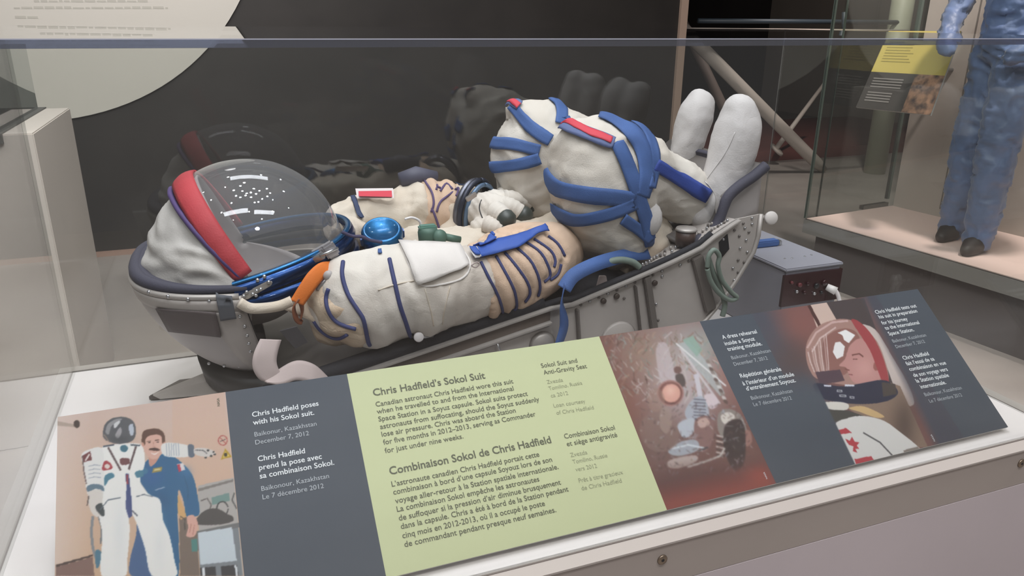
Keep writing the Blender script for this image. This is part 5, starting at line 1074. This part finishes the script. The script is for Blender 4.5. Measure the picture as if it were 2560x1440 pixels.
for pts, w in (([(1356, 428), (1368, 448), (1400, 472), (1470, 486), (1530, 492), (1585, 500)], 40), ([(1372, 518), (1396, 532), (1440, 548), (1500, 540), (1550, 524), (1585, 508)], 30), ([(1540, 358, 30), (1560, 400, 32), (1580, 450, 34), (1596, 500, 34), (1612, 550, 34), (1625, 612, 32)], 34),
               ([(1500, 284, 26), (1540, 300, 34), (1580, 335, 38), (1606, 380, 40), (1614, 440, 38), (1602, 490, 34)], 36), ([(1580, 300, 10), (1612, 325, 20), (1632, 370, 22), (1636, 420, 20), (1625, 470, 16)], 18), ([(1555, 545), (1590, 570), (1625, 600)], 28)):
    ribbon(BN, pts, w, 'blue_band', M_BLUE, lgN, 1.45)
ribbon(BN, [(1390, 300, 28), (1420, 318, 26), (1460, 335, 26), (1500, 350, 26), (1532, 362, 24)], 26, 'knee_tape', mat('tape_greyblue', '5d6a92', .7), lgN, 1.45, lift=.007)
ribbon(BN, [(1400, 298, 12), (1430, 312, 14), (1465, 332, 13), (1500, 346, 13), (1526, 356, 11)], 13, 'knee_tape_red', M_REDB, lgN, 1.45, lift=.0085)
ribbon(BN, [(1636, 412, 30), (1680, 438, 32), (1730, 468, 33), (1768, 492, 34)], 34, 'calf_band', mat('deep_blue_band', '27408c', .7, bump=.4, bscale=500), lgN, 1.45)
for pts, w in (([(1214, 350), (1240, 358), (1290, 362), (1350, 376)], 30), ([(1214, 418), (1245, 418), (1300, 410), (1350, 396)], 28), ([(1280, 265, 22), (1310, 300, 28), (1340, 330, 30), (1375, 352, 28)], 28), ([(1378, 240, 26), (1398, 255, 30), (1404, 285, 30), (1400, 310, 28)], 28), ([(1440, 250), (1455, 268), (1462, 280)], 16)):
    ribbon(BL, pts, w, 'blue_band', M_BLUE, lgF, 1.7)
ribbon(BL, [(1256, 256, 16), (1278, 254, 20), (1300, 268, 20)], 20, 'knee_tape', mat('tape_greyblue', '5d6a92', .7), lgF, 1.7, lift=.006)
ribbon(BL, [(1270, 252, 8), (1284, 258, 9), (1298, 270, 10)], 10, 'knee_tape_red', M_REDB, lgF, 1.7, lift=.008)
MB().ball(hit(BN, 1630, 552)[0]+Vector((0, .012, 0)), .034, 16, (.9, .7, 1.2)).build('hip_disc', M_BOOT, lgN, True)
# booties
def boot(pts, Y, lab, sd):
    L = lump([(u, v, Y, r) for u, v, r in pts], n=22); L += lump([(u, v, Y+.05, r*.9) for u, v, r in pts], n=22)
    o = link('bootie', remesh(L, .007, 8, lambda c, n: fold(c, 8, .005, sd, (1, 1, .5))+fold(c, 18, .0018, sd+1)), M_BOOT, suit, True); o['label'] = lab; return o
b2 = boot([(1715, 455, 36), (1708, 400, 36), (1722, 345, 44), (1738, 290, 48), (1750, 262, 42)], 1.68, 'far white bootie pointing up', 4)
b1 = boot([(1755, 535, 40), (1790, 500, 50), (1812, 440, 55), (1834, 370, 60), (1848, 310, 56), (1850, 275, 45)], 1.46, 'near white bootie pointing up', 8)
BB = bvh_of(b1.data)
cord(BB, [(1745, 480), (1780, 430), (1815, 380), (1838, 330)], .0012, 'bootie_seam', M_BOOT, b1)
strap([tuple(at(1764, 455, 1.41)), tuple(at(1790, 490, 1.40)), tuple(at(1800, 530, 1.41))], .03, 'ankle_strap', M_BOOT, b1, side=(.6, .3, -.5))
